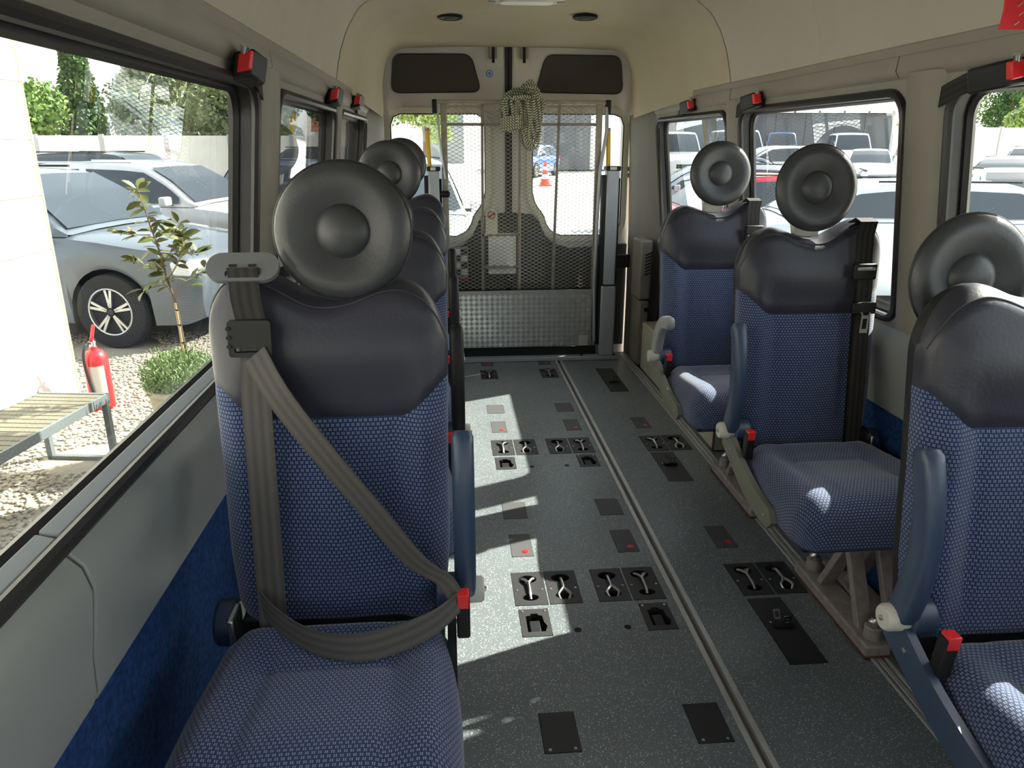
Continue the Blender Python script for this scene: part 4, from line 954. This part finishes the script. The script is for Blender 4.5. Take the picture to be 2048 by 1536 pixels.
# right side car park
dg = -134
put('light silver estate car close outside the middle right window', 4.85, 9.25, 168, 'paint_silver', 'suv', 4.5, 1.56, 1)
put('white hatchback with windscreen towards the nearest right window', 9.0, 9.9, dg+8, 'paint_white', 'hatch', 4.3, 1.52, 1)
put('dark blue hatchback behind the light silver estate car', 8.1, 13.7, dg+20, 'paint_steel', 'hatch', 4.3, 1.47)
put('red hatchback outside the rearmost right window', 4.35, 12.5, 176, 'paint_red', 'hatch', 3.9, 1.50, 1)
put('silver hatchback just behind the red hatchback', 5.2, 16.3, 172, 'paint_silver', 'hatch', 4.3, 1.50)
put('pale silver saloon in the row behind the red hatchback', 6.6, 19.2, 172, 'paint_silver', 'sedan', 4.5, 1.45)
put('grey saloon two rows behind the red hatchback', 7.8, 22.0, 172, 'paint_steel', 'sedan', 4.5, 1.45)
put('white SUV far back between the sheds and the grey saloon', 11.0, 26.2, 172, 'paint_white', 'suv', 4.5, 1.68)
put('white framed hatchback facing the van in the far right row', 15.9, 28.6, -118, 'paint_white', 'hatch', 4.2, 1.50)
put('silver blue saloon beside the white framed hatchback', 19.6, 31.5, -118, 'paint_silver', 'sedan', 4.5, 1.50, dz=.10)
put('white delivery van before the dark shed on the right', 19.2, 36.5, -110, 'paint_white', 'van', 4.8, 2.05)
put('white delivery van at the left edge of the rearmost right window', 9.6, 33.5, -95, 'paint_white', 'van', 4.9, 2.10)
put('white delivery van above the rearmost right headrest', 13.2, 35.6, -95, 'paint_white', 'van', 4.9, 2.20)
put('blue van by the shed gate beyond the middle right window', 19.3, 44.5, -110, 'paint_blue', 'van', 4.6, 2.05)
put('white saloon in the middle of the right car park', 11.1, 14.6, dg+20, 'paint_white', 'sedan', 4.5, 1.46)
put('white estate car two rows behind the white hatchback', 14.2, 18.7, dg, 'paint_white', 'suv', 4.6, 1.55)
put('white SUV before the grey concrete wall on the right', 17.9, 22.5, dg, 'paint_white', 'suv', 4.6, 1.72)
put('white hatchback in the far corner by the grey concrete wall', 21.5, 26.3, dg, 'paint_white', 'hatch', 4.2, 1.52)

# ------------------------------------------------------------------ white building, bench, extinguisher, planter
mat('white_render', (.62, .60, .55), .8, noise=(1.2, (.58, .56, .51))); mat('eave_grey', (.32, .30, .29), .7); mat('yellow_edge', (.75, .66, .35), .7)
bx0, by1 = -3.45, 6.06
bd = thing('white_building', 'sunlit white clad building at the left edge of the photo', 'building', (bx0, by1, G0))
for i in range(9):
    MB().box(-2.6, 0, -14, 0, i*.40, i*.40+.394).build('cladding_board', 'white_render', bd, smooth=0, bevel=.003)
MB().box(-2.6, -.015, -13.98, -.012, 0, 3.6).build('wall_core', 'white_render', bd, smooth=0)
MB().box(-.018, .008, -.012, .006, 0, 3.6).build('corner_strip', 'yellow_edge', bd)
MB().box(-2.9, .35, -14, .30, 3.6, 3.75).build('eave', 'eave_grey', bd)
mat('bench_slat', (.17, .155, .11), .7, noise=(8, (.13, .12, .085))); mat('bench_frame', (.12, .14, .15), .5)
bench = thing('bench', 'slatted bench with grey metal frame standing on the gravel', 'bench', (-2.815, 4.72, G0), R(-98))
for i in range(28):
    MB().box(.030+i*.0645, .030+i*.0645+.056, -.218, .218, .43, .452).build('slat', 'bench_slat', bench, bevel=.003)
fr_ = MB(); fr_.box(-.005, 1.87, -.235, -.219, .395, .455); fr_.box(-.005, 1.87, .219, .235, .395, .455); fr_.box(-.005, .024, -.235, .235, .395, .455); fr_.box(1.84, 1.87, -.235, .235, .395, .455)
fr_.build('frame', 'bench_frame', bench, bevel=.003)
for x in (.02, 1.83):
    for y in (-.232, .197): MB().box(x-.02, x+.02, y, y+.035, 0, .41).build('leg', 'bench_frame', bench, bevel=.003)
    MB().box(x-.02, x+.02, -.225, .225, .0, .025).build('foot_bar', 'bench_frame', bench, bevel=.003)
mat('ext_red', (.62, .02, .025), .3, coat=.3); mat('label_grey', (.55, .52, .48), .6)
fe = thing('fire_extinguisher', 'red fire extinguisher with black hose standing on the gravel', 'fire extinguisher', (-3.12, 5.72, G0))
MB().lathe([(.08, 0), (.088, .012), (.09, .04), (.09, .39), (.082, .43), (.060, .462), (.03, .475), (.028, .50), (0, .50)], 32).build('cylinder', 'ext_red', fe, smooth=40)
MB().lathe([(.024, 0), (.024, .035), (.016, .045)], 16, (0, 0, .50)).build('valve', 'chrome', fe)
MB().obox((.02, -.02, .60), (.012, 0, 0), (0, .010, 0), (.025, -.01, .075)).build('lever', 'ext_red', fe, bevel=.004)
MB().obox((.0, -.01, .548), (.012, 0, 0), (0, .010, 0), (.03, -.03, .02)).build('carry_handle', 'ext_red', fe, bevel=.003)
MB().tube(smoothpath([(-.01, -.03, .53), (-.02, -.085, .52), (-.03, -.115, .42), (-.02, -.108, .25), (.0, -.104, .12)], 6), .011, 8).build('hose', 'rubber', fe)
rows = [[(.0925*math.sin(a), -.0925*math.cos(a), z) for a in np.linspace(-.15, 1.0, 9)] for z in (.12, .36)]
b = MB(); b.grid(rows); b.build('label', 'label_grey', fe)
mat('terracotta_beige', (.56, .48, .36), .8, noise=(6, (.46, .40, .30))); mat('soil', (.05, .035, .025), .95); mat('herb_green', (.16, .27, .09), .7, noise=(14, (.28, .36, .17), .2)); mat('stake', (.62, .47, .24), .7)
mat('laurel_leaf', (.20, .145, .03), .4, noise=(6, (.07, .115, .025), .12), coat=.2); mat('bark', (.17, .12, .08), .9); mat('bark_pale', (.30, .24, .16), .9)
pp = at(352, 790, z=-.10); PX, PY = -2.13, 4.72
pot = thing('planter', 'large beige planter pot outside the nearest left window', 'planter', (PX, PY, G0))
MB().lathe([(.135, 0), (.15, .01), (.205, .44), (.222, .46), (.222, .49), (.20, .49), (.19, .46), (.0, .46)], 36).build('pot', 'terracotta_beige', pot, smooth=35)
MB().lathe([(.19, .455), (.10, .47), (0, .475)], 24).build('soil', 'soil', pot)
def leaf_cloud(name, m, parent, pts, size, up_bias=.3, seed=0, kind='stuff', narrow=.35):
    r = np.random.default_rng(seed); n = len(pts); pts = np.asarray(pts, float)
    d = r.normal(size=(n, 3)); d[:, 2] += up_bias; d /= np.linalg.norm(d, axis=1)[:, None]
    s = np.cross(d, r.normal(size=(n, 3))); s /= np.linalg.norm(s, axis=1)[:, None]+1e-9
    L = (size*r.uniform(.6, 1.25, n))[:, None]; q = np.cross(d, s)
    a, b_, c, e = pts, pts+d*L*.5+s*L*narrow+q*L*.06, pts+d*L, pts+d*L*.5-s*L*narrow+q*L*.06
    V = np.stack([a, b_, c, e], 1).reshape(-1, 3); me = bpy.data.meshes.new(name)
    Fq = (np.array([0, 1, 2, 3])[None]+4*np.arange(n)[:, None])
    me.vertices.add(len(V)); me.vertices.foreach_set('co', V.ravel()); me.loops.add(Fq.size); me.loops.foreach_set('vertex_index', Fq.ravel())
    me.polygons.add(n); me.polygons.foreach_set('loop_start', np.arange(0, Fq.size, 4)); me.update(calc_edges=True)
    me.materials.append(MATS[m]); o = bpy.data.objects.new(name, me); C.objects.link(o); o.parent = parent
    if kind: o['kind'] = kind
    return o
herb = thing('herb_bush', 'green rosemary like bush growing in the beige planter', 'bush', (PX, PY, G0+.47))
th = rng.uniform(0, 6.28, 4200); rad = .23*np.sqrt(rng.uniform(0, 1, 4200)); hh = rng.uniform(0, 1, 4200)
leaf_cloud('foliage', 'herb_green', herb, np.stack([rad*np.cos(th)*1.05, rad*np.sin(th), hh*(.24-.9*rad**2*2)], -1), .035, 1.2, 3, narrow=.14)
for i in range(26):
    a, r_ = rng.uniform(0, 6.28), rng.uniform(.02, .17); MB().tube([(r_*.5*math.cos(a), r_*.5*math.sin(a), -.02), (r_*math.cos(a), r_*math.sin(a), .15), (r_*1.25*math.cos(a), r_*1.25*math.sin(a), rng.uniform(.2, .30))], .003, 5).build('stem', 'herb_green', herb)
tree = thing('young_laurel', 'young laurel tree with olive brown leaves tied to a bamboo stake', 'tree', (PX+.03, PY+.02, G0+.47))
mp = lambda x, y: (Vector(at(x, y, y=PY+.02))-Vector((PX+.03, PY+.02, G0+.47)))
trunk = smoothpath([(0, 0, 0), mp(368, 690), mp(352, 610), mp(335, 560), mp(318, 500), mp(300, 450), mp(283, 400), mp(272, 375)], 5)
MB().tube(trunk, [.011*(1-.75*i/(len(trunk)-1)) for i in range(len(trunk))], 7).build('trunk', 'bark', tree)
MB().tube([Vector((.01, -.015, -.02)), mp(352, 605)+Vector((.0, -.015, 0))], .0075, 8).build('stake', 'stake', tree)
for y_ in (620, 650, 685): MB().lathe([(.012, 0), (.013, .004), (.012, .008)], 12, mp(352+(y_-605)*.19, y_)+Vector((0, -.012, 0))).build('tie', 'rubber', tree)
twigs = [[(335, 560), (360, 520), (372, 480), (370, 445)], [(318, 500), (350, 505), (385, 515)], [(335, 560), (300, 540), (268, 525)], [(300, 450), (330, 470), (345, 480)], [(345, 590), (380, 560), (408, 540)], [(300, 470), (270, 470), (258, 462)], [(340, 580), (325, 570), (300, 575)]]
lf = MB(); Lf = .10
lf.grid([[(-.0, 0, 0), (0, 0, 0), (0, 0, 0)], [(Lf*.3, -.017, .005), (Lf*.3, 0, 0), (Lf*.3, .017, .005)], [(Lf*.6, -.020, .005), (Lf*.6, 0, -.001), (Lf*.6, .020, .005)], [(Lf*.85, -.011, -.002), (Lf*.85, 0, -.005), (Lf*.85, .011, -.002)], [(Lf, 0, -.010), (Lf, 0, -.010), (Lf, 0, -.010)]])
leaf0 = lf.build('leaf', 'laurel_leaf', tree); first = True
spots = []
for tw in twigs:
    P_ = [mp(*q) for q in tw]; P_ = [p+Vector((0, rng.uniform(-.06, .06)*i, 0)) for i, p in enumerate(P_)]
    pth = smoothpath(P_, 4); MB().tube(pth, [.005*(1-.6*i/(len(pth)-1)) for i in range(len(pth))], 6).build('twig', 'bark_pale', tree)
    spots += [pth[i] for i in range(3, len(pth))]
spots += [trunk[i] for i in range(14, len(trunk))]
for i in range(165):
    p = spots[i % len(spots)]; o = leaf0 if first else leaf0.copy()
    if not first: C.objects.link(o); o.parent = tree
    first = False; o.location = p+Vector((rng.uniform(-.012, .012), rng.uniform(-.02, .02), rng.uniform(-.015, .015)))
    o.rotation_euler = (rng.uniform(-.9, .9), rng.uniform(-1.0, .5), rng.uniform(0, 6.28)); sc = rng.uniform(.7, 1.25); o.scale = (sc, sc, sc)

# ------------------------------------------------------------------ fences, trees, sheds, cone
mat('fence_white', (.80, .78, .72), .85, noise=(2.5, (.70, .67, .60)), bump=(9, .4)); mat('fence_post', (.42, .40, .40), .85); mat('fence_grey', (.52, .52, .50), .9, noise=(2, (.45, .45, .43)))
def fence(label, p0, p1, n, h, m):
    p0, p1 = Vector(p0), Vector(p1); d = (p1-p0); ln = d.length/n; a = math.atan2(d.y, d.x)
    f = thing('concrete_fence', label, 'fence', (p0.x, p0.y, gz(p0.y)-.05), a)
    pm = MB().box(.05, ln-.05, -.02, .02, 0, h).build('fence_panel', m, f, smooth=0); qm = MB().box(-.06, .06, -.06, .06, 0, h+.04).build('fence_post', 'fence_post', f, smooth=0)
    for i in range(1, n+1):
        if i < n: o = pm.copy(); C.objects.link(o); o.parent = f; o.location = (i*ln, 0, 0)
        o = qm.copy(); C.objects.link(o); o.parent = f; o.location = (i*ln, 0, 0)
    return f
fence('white concrete panel fence behind the cars on the left', (-22, 24), (-1.5, 25.2), 11, 2.05, 'fence_white')
fence('grey concrete wall behind the white cars on the far right', (20.9, 31), (43, 37), 9, 2.35, 'fence_grey')
mat('leaf_mid', (.12, .22, .045), .7, noise=(.9, (.20, .30, .07), .2)); mat('leaf_dark', (.045, .10, .025), .7, noise=(.8, (.09, .17, .04), .2)); mat('leaf_pale', (.22, .26, .12), .75, noise=(.9, (.14, .19, .07), .2)); mat('leaf_bright', (.34, .42, .10), .7, noise=(1.0, (.24, .34, .08), .2))
def tree_at(label, x, y, h, w, m, shape='round', n=9000, seed=1, group=None, name='tree', size=.17):
    r = np.random.default_rng(seed); t = thing(name, label, 'tree', (x, y, gz(min(y, 40))), group=group)
    MB().tube([(0, 0, -.1), (.05, 0, h*.35), (-.05, .05, h*.7), (0, 0, h*.95)], [.16, .13, .08, .02], 8).build('trunk', 'bark', t)
    if shape == 'cone':
        z = r.uniform(0, 1, n)**1.2; rad = (1-z)*w*np.sqrt(r.uniform(.2, 1, n)); a = r.uniform(0, 6.28, n); pts = np.stack([rad*np.cos(a), rad*np.sin(a), h*.12+z*h*.88], -1)
    else:
        k = 9; cs = np.stack([r.uniform(-.55, .55, k)*w, r.uniform(-.5, .5, k)*w, r.uniform(.42, .86, k)*h], -1); rs = r.uniform(.35, .62, k)*w
        i = r.integers(0, k, n); v = r.normal(size=(n, 3)); v /= np.linalg.norm(v, axis=1)[:, None]; pts = cs[i]+v*rs[i][:, None]*(r.uniform(.55, 1, n)[:, None])*[1, 1, .8]; pts[:, 2] = np.clip(pts[:, 2], h*.08, None)
    leaf_cloud('foliage', m, t, pts, size, .15, seed); return t
LT = [('bright green leafy tree beside the white building', -18.6, 31.0, 6.0, 1.9, 'leaf_mid', 'round'), ('dark pointed fir behind the white fence near the lattice mast', -13.4, 29.5, 6.6, 1.1, 'leaf_dark', 'cone'),
      ('mid green bush behind the fence at the left window', -14.6, 26.9, 4.0, 1.6, 'leaf_mid', 'round'), ('pale green bushy tree in the middle of the nearest left window', -10.9, 28.0, 5.0, 1.9, 'leaf_pale', 'round'), ('tall pale tree before the grey roof', -10.2, 32.6, 6.4, 1.4, 'leaf_pale', 'cone'),
      ('pale olive shrub behind the fence by the left pillar', -7.0, 27.0, 3.9, 1.7, 'leaf_pale', 'round'), ('dark dense tree filling the window corner by the left pillar', -7.6, 33.0, 7.2, 2.0, 'leaf_dark', 'round'), ('dark green tree seen through the middle left window', -4.1, 28.2, 6.3, 1.8, 'leaf_dark', 'round'), ('dark green tree seen through the rearmost left window', -2.9, 35.0, 6.4, 1.9, 'leaf_dark', 'round'),
      ('low green shrub beside the white building', -18.5, 26.5, 4.2, 1.9, 'leaf_pale', 'round')]
for i, (lb, x, y, h, w, m_, sh) in enumerate(LT): tree_at(lb, x, y, h, w, m_, sh, seed=11+i, group='trees behind the white fence')
tree_at('bright yellow green tree behind the van at the left rear door window', -1.6, 44, 4.7, 1.9, 'leaf_bright', seed=31)
tree_at('green tree above the grey concrete wall on the far right', 25.2, 40, 5.8, 2.2, 'leaf_mid', seed=33, group='trees on the far right'); tree_at('dark tree behind the grey concrete wall on the far right', 31.2, 41.5, 6.2, 2.2, 'leaf_dark', seed=34, group='trees on the far right'); tree_at('light green shrub at the right edge above the grey concrete wall', 27.2, 35.4, 4.0, .8, 'leaf_bright', seed=35, group='trees on the far right')
mat('shed_dark', (.10, .11, .125), .7, noise=(.6, (.08, .085, .10))); mat('shed_white', (.80, .80, .78), .6); mat('roof_grey', (.36, .35, .36), .7); mat('tile_red', (.42, .16, .09), .8); mat('shed_mid', (.22, .24, .25), .7)
sh = thing('dark_shed', 'long dark grey shed with white fascia behind the cars on the right', 'building', (21.6, 49, .05), R(-3))
for i in range(7): MB().box(-6.6+i*1.95, -6.6+i*1.95+1.92, -.06, 0, 0, 3.15).build('wall_panel', 'shed_dark', sh, smooth=0)
MB().box(-6.6, 7.05, 0, 8, 0, 3.2).build('wall_core', 'shed_dark', sh, smooth=0)
MB().box(-6.9, 7.3, -.5, 8.3, 3.2, 3.75).build('fascia', 'shed_white', sh, smooth=0)
for i in range(9): MB().box(-6.2+i*1.6, -6.1+i*1.6, -.56, -.5, 3.15, 3.32).build('bracket', 'shed_dark', sh)
MB().box(6.9, 8.2, -.4, .2, 0, 3.2).build('end_pillar', 'shed_white', sh, smooth=0)
sh = thing('grey_shed', 'mid grey shed with leaning posts behind the rearmost right window', 'building', (11.2, 47, .05), 0)
MB().box(-3.9, 3.0, 0, 7, 0, 4.2).build('wall', 'shed_mid', sh, smooth=0)
for x in (-1.8, .4, 2.2): MB().obox((x, -.08, 2.1), (.28, 0, 0), (0, .06, 0), (-.35, 0, 2.1)).build('post', 'roof_grey', sh)
sh = thing('rear_shed', 'dark grey shed behind the van seen through the right rear door', 'building', (6.25, 42, .0), 0)
for i in range(3): MB().box(-1.35+i*.86, -.51+i*.86, -.05, 0, 0, 3.15).build('wall_panel', 'shed_dark', sh, smooth=0)
MB().box(-1.35, 1.2, 0, 4, 0, 3.2).build('wall_core', 'shed_dark', sh, smooth=0)
MB().box(1.2, 4.0, .2, 4, 0, 4.2).build('white_annex', 'shed_white', sh, smooth=0)
sh = thing('grey_house', 'grey block house behind the yellow green tree', 'building', (-.2, 52, .0), 0)
MB().box(-1.5, 1.0, 0, 4, 0, 4.6).build('wall', 'shed_mid', sh, smooth=0); MB().box(-1.3, -1.0, -.05, 0, 3.4, 3.9).build('window', 'shed_white', sh); MB().box(-1.7, 1.2, -.3, 4.3, 4.6, 4.75).build('roof', 'roof_grey', sh)
hs = thing('grey_roof_house', 'house with steep grey roof behind the left fence', 'house', (-11.4, 39, -.2), R(12))
MB().box(-2.6, 2.6, 0, 6, 0, 2.6).build('wall', 'shed_white', hs, smooth=0)
MB().prism([(-3, 2.5), (3, 2.5), (0, 6.6)], [], lambda u, v, t: (u, t, v), -.3, 6.3).build('roof', 'roof_grey', hs, smooth=0)
hs = thing('red_roof_house', 'small house with red tiled roof beyond the middle left window', 'house', (-6.3, 41, -.1), 0)
MB().box(-.8, .6, 0, 4, 0, 2.2).build('wall', 'shed_white', hs, smooth=0)
for i in range(8): MB().obox((-.1, -.2+.20*i, 2.2+.24*i), (.85, 0, 0), (0, .13, .14), (0, -.02, .02)).build('tile_row', 'tile_red', hs, smooth=0)
ms = thing('lattice_mast', 'thin lattice mast rising behind the fir on the left', 'mast', (-13.0, 33, -.4))
for sx in (-.18, .18): MB().tube([(sx, 0, 0), (sx*.6, 0, 8.5)], .03, 6).build('rail', 'roof_grey', ms)
for i in range(12): MB().tube([(-.18+.006*i, 0, .6+i*.62), (.18-.006*i, 0, 1.15+i*.62)], .02, 5).build('brace', 'roof_grey', ms)
mat('cone_red', (.75, .06, .03), .5)
cp = at(1085, 374, z=gz(30)); cn = thing('traffic_cone', 'red and white traffic cone on the paving behind the van', 'cone', (3.6, 31, gz(31)))
MB().prism(rrect(-.25, .25, -.25, .25, .04), [], flat, 0, .05).build('foot', 'cone_red', cn)
for z0, z1, m_ in ((.05, .28, 'cone_red'), (.28, .46, 'shed_white'), (.46, .62, 'cone_red'), (.62, .76, 'shed_white'), (.76, .95, 'cone_red')):
    rr_ = lambda z: .19*(1-z)+.03; MB().lathe([(rr_(z0), z0), (rr_(z1), z1)], 20).build('band', m_, cn)
